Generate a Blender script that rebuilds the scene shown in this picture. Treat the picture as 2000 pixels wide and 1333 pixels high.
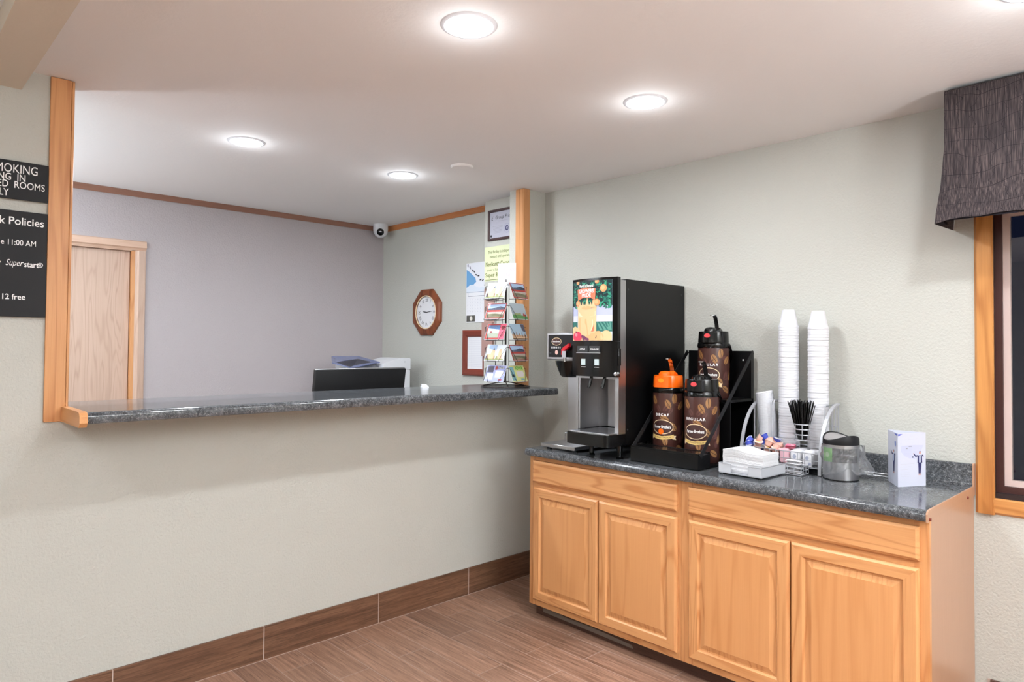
import bpy, bmesh, math, random
from mathutils import Vector, Matrix
random.seed(7)
S = bpy.context.scene
for o in list(bpy.data.objects): bpy.data.objects.remove(o)
COL = S.collection
PI = math.pi

# ------------------------------------------------------------------ camera
CAM = Vector((-3.29182, -3.11094, 1.46333))
cd = bpy.data.cameras.new('camera'); co = bpy.data.objects.new('camera', cd); COL.objects.link(co)
F_ = Vector((0.69319935, 0.72039905, 0.02235784)); R_ = Vector((0.72043945, -0.69347565, 0.00765006)); U_ = Vector((-0.02101571, -0.01080445, 0.99972076))
m = Matrix.Identity(4)
for i in range(3):
    m[i][0] = R_[i]; m[i][1] = U_[i]; m[i][2] = -F_[i]; m[i][3] = CAM[i]
co.matrix_world = m
cd.sensor_fit = 'HORIZONTAL'; cd.sensor_width = 36.0
cd.lens = 36.0 * 1332.569 / 2000; cd.shift_y = -17.345 / 2000
cd.clip_start = 0.02
S.camera = co
# ------------------------------------------------------------------ world, exposure
w = bpy.data.worlds.new('night'); S.world = w; w.use_nodes = True
w.node_tree.nodes['Background'].inputs[0].default_value = (0.006, 0.008, 0.02, 1)
w.node_tree.nodes['Background'].inputs[1].default_value = 1.0
S.view_settings.view_transform = 'Standard'; S.view_settings.look = 'None'
S.view_settings.gamma = 1.0; S.view_settings.use_curve_mapping = False
S.view_settings.exposure = 0.0
ROOM_W, LENS_E, GLOW_W, LAMP_W = 11.0, 14.0, 0.9, 145.0
C_COOL, C_WARM = (0.86, 0.93, 1.0), (0.90, 0.955, 1.0)

# ------------------------------------------------------------------ helpers
def lin(r, g, b):
    f = lambda c: (c/255/12.92) if c/255 <= 0.04045 else ((c/255+0.055)/1.055)**2.4
    return (f(r), f(g), f(b), 1)

class MB:
    """collects faces (with material slots) and links them as ONE mesh object"""
    def __init__(s): s.v = []; s.f = []; s.mi = []; s.mats = []
    def slot(s, mat):
        if mat not in s.mats: s.mats.append(mat)
        return s.mats.index(mat)
    def add(s, vs, fs, mat):
        k = len(s.v); i = s.slot(mat)
        s.v += [tuple(v) for v in vs]
        for f in fs: s.f.append([a+k for a in f]); s.mi.append(i)
        return s
    def box(s, x0, x1, y0, y1, z0, z1, mat):
        x0, x1 = min(x0, x1), max(x0, x1); y0, y1 = min(y0, y1), max(y0, y1); z0, z1 = min(z0, z1), max(z0, z1)
        vs = [(x, y, z) for x in (x0, x1) for y in (y0, y1) for z in (z0, z1)]
        return s.add(vs, [(0,1,3,2),(4,6,7,5),(0,4,5,1),(2,3,7,6),(0,2,6,4),(1,5,7,3)], mat)
    def rbox(s, x0, x1, y0, y1, z0, z1, mat, r=0.004, seg=2):
        bm = bmesh.new()
        x0, x1 = min(x0, x1), max(x0, x1); y0, y1 = min(y0, y1), max(y0, y1); z0, z1 = min(z0, z1), max(z0, z1)
        bmesh.ops.create_cube(bm, size=1)
        for v in bm.verts: v.co = Vector(((x0+x1)/2+v.co.x*(x1-x0), (y0+y1)/2+v.co.y*(y1-y0), (z0+z1)/2+v.co.z*(z1-z0)))
        bmesh.ops.bevel(bm, geom=list(bm.edges), offset=r, segments=seg, profile=0.5, affect='EDGES')
        bm.verts.index_update()
        s.add([v.co[:] for v in bm.verts], [[v.index for v in f.verts] for f in bm.faces], mat); bm.free(); return s
    def prism(s, poly, fn, a, b, mat, caps=True):
        """poly: 2-d outline, fn(p, q, t) -> 3-d point, extruded from t=a to t=b"""
        n = len(poly)
        vs = [fn(p[0], p[1], a) for p in poly]+[fn(p[0], p[1], b) for p in poly]
        fs = [(i, (i+1) % n, n+(i+1) % n, n+i) for i in range(n)]
        if caps: fs += [tuple(range(n-1, -1, -1)), tuple(range(n, 2*n))]
        return s.add(vs, fs, mat)
    def lathe(s, prof, c, mat, seg=32, axis='z', caps=True):
        vs = []; fs = []; n = len(prof)
        for i in range(seg):
            a = 2*PI*i/seg
            for r, h in prof:
                p = (r*math.cos(a), r*math.sin(a), h)
                if axis == 'x': p = (p[2], p[0], p[1])
                if axis == 'y': p = (p[1], p[2], p[0])
                vs.append((c[0]+p[0], c[1]+p[1], c[2]+p[2]))
        for i in range(seg):
            j = (i+1) % seg
            for k in range(n-1): fs.append((i*n+k, j*n+k, j*n+k+1, i*n+k+1))
        if caps:
            if prof[0][0] > 1e-6: fs.append(tuple(i*n for i in range(seg-1, -1, -1)))
            if prof[-1][0] > 1e-6: fs.append(tuple(i*n+n-1 for i in range(seg)))
        return s.add(vs, fs, mat)
    def tube(s, pts, r, mat, seg=8, closed=False, flat=None):
        pts = [Vector(p) for p in pts]; n = len(pts); rings = []; up = None
        for i, p in enumerate(pts):
            if closed: d = pts[(i+1) % n]-pts[i-1]
            else: d = pts[min(i+1, n-1)]-pts[max(i-1, 0)]
            d.normalize()
            if up is None:
                up = Vector((0, 0, 1)) if abs(d.z) < 0.9 else Vector((1, 0, 0))
            a = d.cross(up)
            if a.length < 1e-5: a = d.orthogonal()
            a.normalize(); b = a.cross(d).normalized(); up = b
            ra, rb = (r, r) if flat is None else flat
            rings.append([p+a*(ra*math.cos(2*PI*k/seg+PI/4))+b*(rb*math.sin(2*PI*k/seg+PI/4)) for k in range(seg)])
        vs = [q for rg in rings for q in rg]; fs = []
        for i in range(n if closed else n-1):
            j = (i+1) % n
            for k in range(seg): fs.append((i*seg+k, i*seg+(k+1) % seg, j*seg+(k+1) % seg, j*seg+k))
        if not closed: fs += [tuple(range(seg-1, -1, -1)), tuple((n-1)*seg+k for k in range(seg))]
        return s.add(vs, fs, mat)
    def poly(s, pts, mat): return s.add(pts, [tuple(range(len(pts)))], mat)
    def mesh(s, name, smooth=True, recalc=True):
        me = bpy.data.meshes.new(name); me.from_pydata(s.v, [], s.f)
        for mt in s.mats: me.materials.append(mt)
        for p, i in zip(me.polygons, s.mi): p.material_index = i
        if recalc:
            bm = bmesh.new(); bm.from_mesh(me); bmesh.ops.recalc_face_normals(bm, faces=bm.faces); bm.to_mesh(me); bm.free()
        if smooth:
            for p in me.polygons: p.use_smooth = True
            me.set_sharp_from_angle(angle=math.radians(38))
        return me
    def build(s, name, parent=None, smooth=True, recalc=True, label=None):
        o = bpy.data.objects.new(name, s.mesh(name, smooth, recalc)); COL.objects.link(o)
        if parent is not None: o.parent = parent
        if label: o['label'] = label
        return o

def tag(o, label, cat, group=None, kind=None):
    o['label'] = label; o['category'] = cat
    if group: o['group'] = group
    if kind: o['kind'] = kind
    return o
def thing(name, label, cat, loc=(0, 0, 0), rz=0, group=None):
    o = bpy.data.objects.new(name, None); COL.objects.link(o); o.location = loc; o.rotation_euler = (0, 0, rz)
    o.empty_display_size = 0.05
    return tag(o, label, cat, group)
def struct(o): o['kind'] = 'structure'; return o
def dup(src, loc, rot=None, label=None):
    c = src.copy(); COL.objects.link(c); c.location = loc
    if rot is not None: c.rotation_euler = rot
    if label: c['label'] = label
    for ch in src.children:
        d = ch.copy(); COL.objects.link(d); d.parent = c
    return c

_tc = {}
def text2d(txt, size=1.0, space=1.0, shear=0.0, off=0.0):
    """outline of a line of text as flat faces; returns verts (x, y) with x starting at 0, faces, width"""
    key = (txt, space, shear, round(off, 4))
    if key not in _tc:
        cu = bpy.data.curves.new('t', 'FONT'); cu.body = txt; cu.size = 1; cu.space_character = space; cu.shear = shear; cu.resolution_u = 3; cu.offset = off
        ob = bpy.data.objects.new('t', cu); COL.objects.link(ob)
        dg = bpy.context.evaluated_depsgraph_get(); dg.update()
        me = bpy.data.meshes.new_from_object(ob.evaluated_get(dg))
        v = [(p.co.x, p.co.y) for p in me.vertices]; f = [list(p.vertices) for p in me.polygons]
        bpy.data.meshes.remove(me); bpy.data.objects.remove(ob); bpy.data.curves.remove(cu)
        x0 = min(p[0] for p in v); v = [(p[0]-x0, p[1]) for p in v]
        _tc[key] = (v, f, max(p[0] for p in v))
    v, f, wd = _tc[key]
    return [(a*size, b*size) for a, b in v], f, wd*size
def put_text(mb, txt, size, fn, mat, x=0, y=0, align='L', space=1.0, shear=0.0, width=None, bold=0, wide=1.0):
    """fn(u, v) -> 3-d point on the carrying surface"""
    v, f, wd = text2d(txt, size, space, shear, bold/size); k = wide
    if width: k = width/wd
    wd *= k
    off = {'L': 0, 'C': -wd/2, 'R': -wd}[align]
    mb.add([fn(x+off+a*k, y+b) for a, b in v], f, mat)
def wrapped(mb, pts, fn, mat, du=0.006):
    """a convex flat outline laid on a curved surface: cut into narrow upright strips"""
    u0, u1 = min(p[0] for p in pts), max(p[0] for p in pts); n = max(1, int(math.ceil((u1-u0)/du)))
    def cut(pl, lim, sgn):
        out = []
        for i in range(len(pl)):
            A, B = pl[i], pl[(i+1) % len(pl)]; a, b = sgn*(A[0]-lim), sgn*(B[0]-lim)
            if a >= 0: out.append(A)
            if (a > 0 and b < 0) or (a < 0 and b > 0):
                t = a/(a-b); out.append((A[0]+(B[0]-A[0])*t, A[1]+(B[1]-A[1])*t))
        return out
    for i in range(n):
        q = cut(pts, u0+(u1-u0)*i/n, 1)
        if len(q) > 2: q = cut(q, u0+(u1-u0)*(i+1)/n, -1)
        if len(q) > 2: mb.poly([fn(*a) for a in q], mat)
def rect_on(mb, fn, u0, u1, v0, v1, mat):
    mb.poly([fn(u0, v0), fn(u1, v0), fn(u1, v1), fn(u0, v1)], mat)
def poly_on(mb, fn, pts, mat): mb.poly([fn(*p) for p in pts], mat)
def ell(cx, cy, rx, ry, n=20, rot=0):
    c, s_ = math.cos(rot), math.sin(rot)
    return [(cx+rx*math.cos(2*PI*i/n)*c-ry*math.sin(2*PI*i/n)*s_, cy+rx*math.cos(2*PI*i/n)*s_+ry*math.sin(2*PI*i/n)*c) for i in range(n)]

# ------------------------------------------------------------------ materials
def mat(name, col, rough=0.5, metal=0.0, spec=0.5, emit=None, es=1.0, trans=0.0, coat=0.0, alpha=1.0):
    m = bpy.data.materials.new(name); m.use_nodes = True; b = m.node_tree.nodes['Principled BSDF']
    b.inputs['Base Color'].default_value = col; b.inputs['Roughness'].default_value = rough; b.inputs['Metallic'].default_value = metal
    b.inputs['Specular IOR Level'].default_value = spec; b.inputs['Transmission Weight'].default_value = trans
    b.inputs['Coat Weight'].default_value = coat; b.inputs['Alpha'].default_value = alpha
    if emit: b.inputs['Emission Color'].default_value = emit; b.inputs['Emission Strength'].default_value = es
    return m
class NT:
    def __init__(s, m): s.t = m.node_tree; s.b = s.t.nodes['Principled BSDF']; s.tc = s.t.nodes.new('ShaderNodeTexCoord')
    def n(s, typ, **kw):
        x = s.t.nodes.new('ShaderNode'+typ)
        for k, v in kw.items():
            if k.startswith('i_'):
                key = k[2:]; key = int(key) if key.isdigit() else key.replace('_', ' ')
                x.inputs[key].default_value = v
            else: setattr(x, k, v)
        return x
    def l(s, a, b): s.t.links.new(a, b)
    def map(s, scale=(1, 1, 1), rot=(0, 0, 0), loc=(0, 0, 0), out='Object'):
        x = s.n('Mapping'); x.inputs['Scale'].default_value = scale; x.inputs['Rotation'].default_value = rot; x.inputs['Location'].default_value = loc
        s.l(s.tc.outputs[out], x.inputs[0]); return x.outputs[0]
    def noise(s, vec, sc, det=2, rough=0.5, dist=0):
        x = s.n('TexNoise'); s.l(vec, x.inputs['Vector']); x.inputs['Scale'].default_value = sc; x.inputs['Detail'].default_value = det
        x.inputs['Roughness'].default_value = rough; x.inputs['Distortion'].default_value = dist; return x.outputs['Fac']
    def ramp(s, fac, stops):
        x = s.n('ValToRGB'); e = x.color_ramp.elements
        while len(e) < len(stops): e.new(0.5)
        for i, (p, c) in enumerate(stops): e[i].position = p; e[i].color = c
        s.l(fac, x.inputs[0]); return x.outputs[0]
    def math(s, op, a, b=None):
        x = s.n('Math', operation=op)
        for i, q in enumerate((a, b)):
            if q is None: continue
            if isinstance(q, (int, float)): x.inputs[i].default_value = q
            else: s.l(q, x.inputs[i])
        return x.outputs[0]
    def mix(s, fac, a, b, typ='MIX'):
        x = s.n('Mix', data_type='RGBA', blend_type=typ)
        for i, q in ((0, fac), (6, a), (7, b)):
            if isinstance(q, (int, float, tuple)): x.inputs[i].default_value = q
            else: s.l(q, x.inputs[i])
        return x.outputs[2]
    def bump(s, h, st=0.3, dist=0.002):
        x = s.n('Bump'); x.inputs['Strength'].default_value = st; x.inputs['Distance'].default_value = dist; s.l(h, x.inputs['Height'])
        s.l(x.outputs[0], s.b.inputs['Normal'])
    def col(s, c): s.l(c, s.b.inputs['Base Color'])

def paint(name, col, sc=95, st=0.75, rough=0.75):
    m = mat(name, col, rough, spec=0.25); t = NT(m); v = t.map()
    a = t.noise(v, sc, 3, 0.55); t.bump(a, st, 0.004)
    b = t.noise(v, 1.7, 2)
    t.col(t.mix(t.math('MULTIPLY', b, 0.06), col, (col[0]*0.9, col[1]*0.9, col[2]*0.88, 1))); return m
def oak(name, c1, c2, axis, rough=0.38, freq=26, seed=0, amt=0.55, across=None):
    m = mat(name, c1, rough, spec=0.4); t = NT(m)
    q = 9.0
    sc = {'x': (0.75, q, q), 'y': (q*0.3, 0.75, q), 'z': (q*0.3, q, 0.75)}[axis]
    if across == 'x': sc = (q, q*0.3, 0.75)
    oi = t.n('ObjectInfo')
    r = t.math('MULTIPLY', oi.outputs['Random'], 40.0); cx = t.n('CombineXYZ')
    for i in range(3): t.l(r, cx.inputs[i])
    def vec(k):
        v = t.map(tuple(a*k for a in sc), loc=(seed*3.1, seed*1.7, seed*2.3)); vv = t.n('VectorMath', operation='ADD'); t.l(v, vv.inputs[0]); t.l(cx.outputs[0], vv.inputs[1]); return vv.outputs[0]
    n1 = t.noise(vec(1.0), 1.0, 2, 0.5, 0.25)
    sn = t.math('ADD', t.math('MULTIPLY', t.math('SINE', t.math('MULTIPLY', n1, freq*2.6)), 0.5), 0.5)
    rings = t.math('POWER', sn, 5.0)
    big = t.noise(vec(0.35), 1.0, 2)
    fs = {'x': (5, 300, 300), 'y': (300, 5, 300), 'z': (300, 300, 5)}[axis]
    fine = t.noise(t.map(fs), 1.0, 3, 0.65)
    mask = t.math('MULTIPLY', rings, t.ramp(t.noise(vec(0.6), 1.0, 2), [(0.35, (0.15, 0.15, 0.15, 1)), (0.62, (1, 1, 1, 1))]))
    f = t.math('ADD', t.math('MULTIPLY', mask, amt*1.5), t.math('MULTIPLY', fine, 0.7))
    f = t.math('ADD', f, t.math('MULTIPLY', big, 0.5))
    f = t.math('SUBTRACT', f, 0.42)
    t.col(t.mix(f, c1, c2)); t.bump(fine, 0.04, 0.0008); return m
def granite(name):
    m = mat(name, lin(60, 62, 65), 0.13, spec=0.5); t = NT(m); v = t.map()
    a = t.noise(v, 95, 4, 0.7); b = t.noise(v, 260, 2, 0.6); c = t.noise(v, 30, 3, 0.6)
    base = t.ramp(a, [(0.34, lin(34, 35, 38)), (0.52, lin(74, 77, 81)), (0.70, lin(138, 141, 145))])
    sp = t.ramp(b, [(0.58, (0, 0, 0, 1)), (0.68, (1, 1, 1, 1))])
    k = t.ramp(c, [(0.35, lin(44, 46, 50)), (0.65, lin(112, 114, 118))])
    x = t.mix(0.35, base, k); x = t.mix(t.math('MULTIPLY', sp, 0.5), x, lin(172, 172, 170)); t.col(x); return m
def plank(name, axis='y', brick=True, ca=lin(172, 134, 112), cb=lin(114, 84, 69), cc=lin(202, 164, 142)):
    m = mat(name, ca, 0.42, spec=0.4); t = NT(m)
    st = (55, 2.2, 55) if axis == 'y' else (2.2, 55, 55)
    streak = t.noise(t.map(st), 1.0, 5, 0.7, 0.6)
    blot = t.noise(t.map((7, 1.6, 7) if axis == 'y' else (2.5, 9, 9)), 1.0, 3, 0.6)
    c = t.mix(t.ramp(streak, [(0.3, (0, 0, 0, 1)), (0.7, (1, 1, 1, 1))]), cb, cc)
    fst = t.noise(t.map((170, 9, 170) if axis == 'y' else (9, 170, 170)), 1.0, 4, 0.7, 0.4)
    c = t.mix(t.ramp(fst, [(0.50, (0, 0, 0, 1)), (0.68, (0.75, 0.75, 0.75, 1))]), c, (cb[0]*0.62, cb[1]*0.6, cb[2]*0.58, 1))
    c = t.mix(t.ramp(blot, [(0.3, (0, 0, 0, 1)), (0.72, (0.45, 0.45, 0.45, 1))]), c, ca)
    if brick:
        bt = t.n('TexBrick', offset=0.37, offset_frequency=2, squash=1.0)
        t.l(t.map((1, 1, 1), rot=(0, 0, PI/2), loc=(0.20, 0.02, 0)), bt.inputs['Vector'])
        for k, q in (('Scale', 1.0), ('Mortar Size', 0.0016), ('Mortar Smooth', 0.1), ('Bias', 0.0), ('Brick Width', 0.61), ('Row Height', 0.1555)): bt.inputs[k].default_value = q
        bt.inputs['Color1'].default_value = (0.15, 0.15, 0.15, 1); bt.inputs['Color2'].default_value = (0.85, 0.85, 0.85, 1); bt.inputs['Mortar'].default_value = (0.5, 0.5, 0.5, 1)
        v = t.mix(bt.outputs['Color'], lin(205, 200, 196), lin(255, 250, 246))
        c = t.mix(1.0, c, v, 'MULTIPLY')
        c = t.mix(bt.outputs['Fac'], c, lin(172, 150, 138))
        t.bump(t.math('SUBTRACT', t.math('MULTIPLY', streak, 0.3), bt.outputs['Fac']), 0.25, 0.002)
    else: t.bump(streak, 0.2, 0.002)
    t.col(c); return m
def steel(name, col=(0.50, 0.50, 0.515, 1), rough=0.3, axis='z', metal=1.0):
    m = mat(name, col, rough, metal); t = NT(m)
    sc = {'x': (3, 300, 300), 'y': (300, 3, 300), 'z': (300, 300, 3)}[axis]
    n = t.noise(t.map(sc), 1.0, 2); t.bump(n, 0.05, 0.0008)
    t.l(t.math('ADD', t.math('MULTIPLY', n, 0.12), rough-0.06), t.b.inputs['Roughness']); return m
def fabric(name):
    m = mat(name, lin(72, 62, 62), 0.85, spec=0.15); t = NT(m)
    thr = t.noise(t.map((420, 420, 9)), 1.0, 2, 0.6)
    c = t.ramp(thr, [(0.33, lin(42, 37, 40)), (0.52, lin(66, 59, 60)), (0.7, lin(98, 86, 85))])
    def lines(sc, off, wx, amp, wid):
        # a wavy line every 1/sc metres
        nz = t.noise(t.map(wx, loc=(off, off, off)), 1.0, 2)
        sx = t.n('SeparateXYZ'); t.l(t.tc.outputs['Object'], sx.inputs[0])
        return nz, sx
    n1, sx = lines(1, 0, (5, 5, 5), 1, 1)
    h = t.math('ADD', t.math('MULTIPLY', sx.outputs[2], 17.0), t.math('MULTIPLY', n1, 1.8))
    h = t.math('ABSOLUTE', t.math('SUBTRACT', t.math('FRACT', h), 0.5))
    hl = t.math('LESS_THAN', h, 0.013)
    n2 = t.noise(t.map((9, 9, 22), loc=(3, 3, 3)), 1.0, 2)
    g = t.math('ADD', t.math('MULTIPLY', sx.outputs[1], 20.0), t.math('MULTIPLY', n2, 1.9))
    g = t.math('ABSOLUTE', t.math('SUBTRACT', t.math('FRACT', g), 0.5))
    gl = t.math('LESS_THAN', g, 0.013)
    k = t.math('MAXIMUM', hl, gl)
    t.col(t.mix(t.math('MULTIPLY', k, 0.85), c, lin(34, 30, 34))); t.bump(thr, 0.3, 0.001); return m

M = {}
M['wall'] = paint('wall_paint', lin(194, 194, 187))
M['wall_grey'] = paint('office_grey_paint', lin(184, 176, 178))
M['ceil'] = paint('ceiling_paint', lin(241, 239, 238), 60, 0.2)
M['soffit'] = paint('soffit_paint', lin(222, 212, 196), 60, 0.2)
oc1, oc2 = lin(222, 164, 110), lin(196, 132, 80)
M['oak_z'] = oak('oak_upright', oc1, oc2, 'z'); M['oak_y'] = oak('oak_level', oc1, oc2, 'y', seed=2); M['oak_x'] = oak('oak_crossing', oc1, oc2, 'x', seed=3)
M['oak_panel'] = oak('oak_door_panel', lin(220, 160, 106), lin(204, 140, 86), 'z', freq=10, seed=4, amt=0.4)
M['oak_trim'] = oak('oak_window_casing', lin(214, 152, 88), lin(160, 98, 48), 'z', freq=14, seed=5, amt=0.5)
M['oak_trim_y'] = oak('oak_window_sill', lin(216, 156, 94), lin(168, 106, 54), 'y', freq=14, seed=6, amt=0.5)
M['oak_post'] = oak('oak_post', lin(216, 158, 106), lin(178, 114, 66), 'z', freq=16, seed=7, amt=0.45, across='x')
M['oak_pale'] = oak('pale_oak_door', lin(206, 178, 160), lin(170, 138, 118), 'z', freq=30, seed=8, amt=0.28, across='x')
M['oak_pale_x'] = oak('pale_oak_head', lin(220, 188, 166), lin(190, 150, 126), 'x', freq=20, seed=9, amt=0.3)
M['crown'] = oak('crown_wood', lin(152, 110, 92), lin(122, 84, 70), 'x', freq=10, seed=10, amt=0.2)
M['crown_y'] = oak('crown_wood_side', lin(192, 124, 74), lin(150, 90, 50), 'y', freq=10, seed=11, amt=0.2)
M['vinyl'] = oak('end_panel_vinyl', lin(188, 148, 120), lin(158, 118, 92), 'z', 0.3, freq=2, seed=12, amt=0.1)
M['granite'] = granite('speckled_laminate')
M['floor'] = plank('wood_look_tile')
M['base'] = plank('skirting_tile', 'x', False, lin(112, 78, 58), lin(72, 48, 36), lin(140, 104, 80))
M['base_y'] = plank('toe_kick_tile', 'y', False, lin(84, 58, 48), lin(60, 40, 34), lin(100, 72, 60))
M['grout'] = mat('grout', lin(186, 168, 158), 0.8)
M['black'] = mat('black_plastic', lin(11, 11, 12), 0.16, spec=0.45)
M['black_satin'] = mat('black_satin_metal', lin(10, 10, 11), 0.32, spec=0.3)
M['black_matte'] = mat('black_matte', lin(24, 24, 26), 0.5, spec=0.3)
M['charcoal'] = mat('charcoal', lin(46, 46, 48), 0.5)
M['white'] = mat('white_plastic', lin(224, 225, 230), 0.4)
M['foam'] = mat('white_foam', lin(224, 224, 229), 0.55)
M['paper'] = mat('white_paper', lin(228, 228, 232), 0.8, spec=0.2)
M['napkin'] = mat('napkin_tissue', lin(224, 224, 227), 0.9, spec=0.1)
M['steel'] = steel('brushed_steel', rough=0.34); M['steel_y'] = steel('brushed_steel_side', rough=0.34, axis='y')
M['chrome'] = mat('chrome', (0.8, 0.8, 0.82, 1), 0.12, 1.0)
M['wire'] = mat('silver_wire', lin(188, 190, 196), 0.35, 0.7)
M['silver_bar'] = mat('silver_painted_bar', lin(190, 192, 198), 0.4, 0.5)
M['darkwire'] = mat('dark_wire', lin(62, 54, 52), 0.4, 0.6)
M['orange'] = mat('orange_plastic', lin(246, 104, 16), 0.25)
M['orange2'] = mat('orange_badge', lin(250, 150, 20), 0.4)
M['red'] = mat('red_plastic', lin(214, 22, 40), 0.25)
M['redbadge'] = mat('red_badge', lin(220, 70, 76), 0.4)
M['brownwrap'] = mat('brown_wrap', lin(70, 40, 35), 0.3)
M['bean'] = mat('bean_print', lin(150, 108, 66), 0.4); M['bean2'] = mat('bean_print_faint', lin(92, 56, 52), 0.4); M['beanline'] = mat('bean_crease', lin(62, 34, 26), 0.4)
M['cream'] = mat('cream_print', lin(238, 212, 172), 0.5); M['ribbon'] = mat('ribbon_print', lin(224, 190, 116), 0.5)
M['ink'] = mat('dark_ink', lin(40, 40, 48), 0.7); M['ink_soft'] = mat('soft_ink', lin(150, 150, 162), 0.7); M['ink_pale'] = mat('pale_ink', lin(196, 196, 206), 0.7)
M['whiteink'] = mat('white_print', lin(245, 245, 245), 0.5)
M['signblack'] = mat('black_sign', lin(30, 30, 33), 0.5, spec=0.25)
M['lens'] = mat('lit_lens', (1, 1, 1, 1), 0.5, emit=(1, 1, 1, 1), es=LENS_E)
M['darkbrown'] = mat('dark_brown_sash', lin(66, 36, 32), 0.4); M['blackbrown'] = mat('window_channel', lin(38, 26, 28), 0.45)
M['pinkwhite'] = mat('pale_sash', lin(206, 186, 180), 0.5)
M['cherry'] = oak('cherry_wood', lin(142, 78, 48), lin(100, 50, 30), 'z', 0.35, freq=16, seed=13, amt=0.5)
M['redwood'] = mat('red_brown_frame', lin(124, 54, 38), 0.35)
M['dkframe'] = mat('dark_plaque', lin(74, 54, 54), 0.35)
M['lav'] = mat('lavender_paper', lin(186, 186, 200), 0.35)
M['lime'] = mat('lime_paper', lin(220, 225, 184), 0.7); M['limeink'] = mat('olive_ink', lin(112, 116, 60), 0.7)
M['navy'] = mat('navy_print', lin(42, 44, 96), 0.6)
M['fabric'] = fabric('valance_fabric'); M['lining'] = mat('valance_lining', lin(36, 32, 36), 0.9, spec=0.1)
M['blue'] = mat('blue_print', lin(78, 92, 196), 0.5)
def flat(n, r, g, b, ro=0.6):
    if n not in M: M[n] = mat(n, lin(r, g, b), ro)
    return M[n]

# ------------------------------------------------------------------ the room
ZC = 2.492; ZB = 1.218; TH = 0.129
XL, YB = -6.2, -6.0
def bx(name, *b, m='wall', parent=None):
    return MB().box(*b, M[m]).build(name, parent, smooth=False)
struct(bx('floor', XL, 0.0, YB, 2.1, -0.06, 0.0, m='floor'))
struct(bx('ceiling', XL, 0.2, YB, 2.1, ZC, ZC+0.08, m='ceil'))
a = MB().box(XL, -2.700, 0, TH, 0, ZC, M['wall']).box(-2.700, -0.203, 0, TH, 0, 1.1765, M['wall']).box(-0.203, 0, 0, TH, 0, ZC, M['wall'])
struct(a.build('wall_front', smooth=False))
WY0, WY1, WZ0, WZ1 = -2.455, -3.75, 0.875, 2.08     # window opening in the right wall
a = MB().box(0, 0.14, YB, WY1, 0, ZC, M['wall']).box(0, 0.14, WY1, WY0, 0, WZ0, M['wall']).box(0, 0.14, WY1, WY0, WZ1, ZC, M['wall']).box(0, 0.14, WY0, 2.1, 0, ZC, M['wall'])
struct(a.build('wall_right', smooth=False))
struct(bx('wall_left', XL-0.1, XL, YB, 2.1, 0, ZC)); struct(bx('wall_rear', XL, 0.14, YB-0.1, YB, 0, ZC))
DX0, DX1, DZ = -2.85, -1.945, 2.10                 # office door opening
a = MB().box(-4.2, DX0, 1.93, 2.05, 0, ZC, M['wall_grey']).box(DX1, 0, 1.93, 2.05, 0, ZC, M['wall_grey']).box(DX0, DX1, 1.93, 2.05, DZ, ZC, M['wall_grey'])
struct(a.build('wall_back', smooth=False))
struct(bx('wall_office_left', -4.3, -4.2, TH, 2.05, 0, ZC))
struct(bx('wall_pier', -0.10, 0, TH, 0.49, 0, ZC))
a = MB().box(-2.992, -2.862, YB, 0, 2.416, ZC, M['soffit']); struct(a.build('beam', smooth=False))
# crown trim in the office
struct(MB().prism([(0, 0), (-0.022, 0), (-0.022, -0.01), (-0.010, -0.038), (0, -0.038)], lambda p, q, t: (t, 1.93+p, ZC+q), -4.2, 0.0, M['crown']).build('trim_1', smooth=False))
struct(MB().prism([(0, 0), (-0.022, 0), (-0.022, -0.01), (-0.010, -0.040), (0, -0.040)], lambda p, q, t: (p, t, ZC+q), 0.49, 1.93, M['crown_y']).build('trim_2', smooth=False))
# skirting tiles along the front wall
a = MB().box(XL, -0.001, -0.0112, 0, 0, 0.155, M['grout'])
xs = [-6.19, -5.64, -5.015, -4.39, -3.766, -3.142, -2.519, -1.894, -1.271, -0.649, -0.026]
for i in range(len(xs)-1): a.rbox(xs[i]+0.0016, xs[i+1]-0.0016, -0.012, -0.001, 0.002, 0.156, M['base'], 0.0012, 1)
struct(a.build('baseboard_front', smooth=False))
a = MB().box(-0.006, 0, YB, -2.45, 0, 0.155, M['grout'])
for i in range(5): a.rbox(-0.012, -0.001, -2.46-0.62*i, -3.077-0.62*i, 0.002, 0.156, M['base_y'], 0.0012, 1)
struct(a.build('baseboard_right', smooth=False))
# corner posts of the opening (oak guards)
a = MB().rbox(-2.772, -2.7025, -0.012, -0.0005, 1.165, ZC-0.002, M['oak_post'], 0.0015, 1).rbox(-2.7015, -2.692, -0.010, 0.072, 1.219, ZC-0.002, M['oak_post'], 0.0015, 1)
struct(a.build('trim_3'))
a = MB().rbox(-0.211, -0.152, -0.008, -0.0005, 1.219, ZC-0.002, M['oak_post'], 0.0015, 1).rbox(-0.211, -0.2035, 0, 0.030, 1.219, ZC-0.002, M['oak_post'], 0.0015, 1).rbox(-0.2095, -0.2035, 0.031, 0.067, 1.219, ZC-0.002, M['oak_post'], 0.0015, 1)
struct(a.build('trim_4'))
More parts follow.
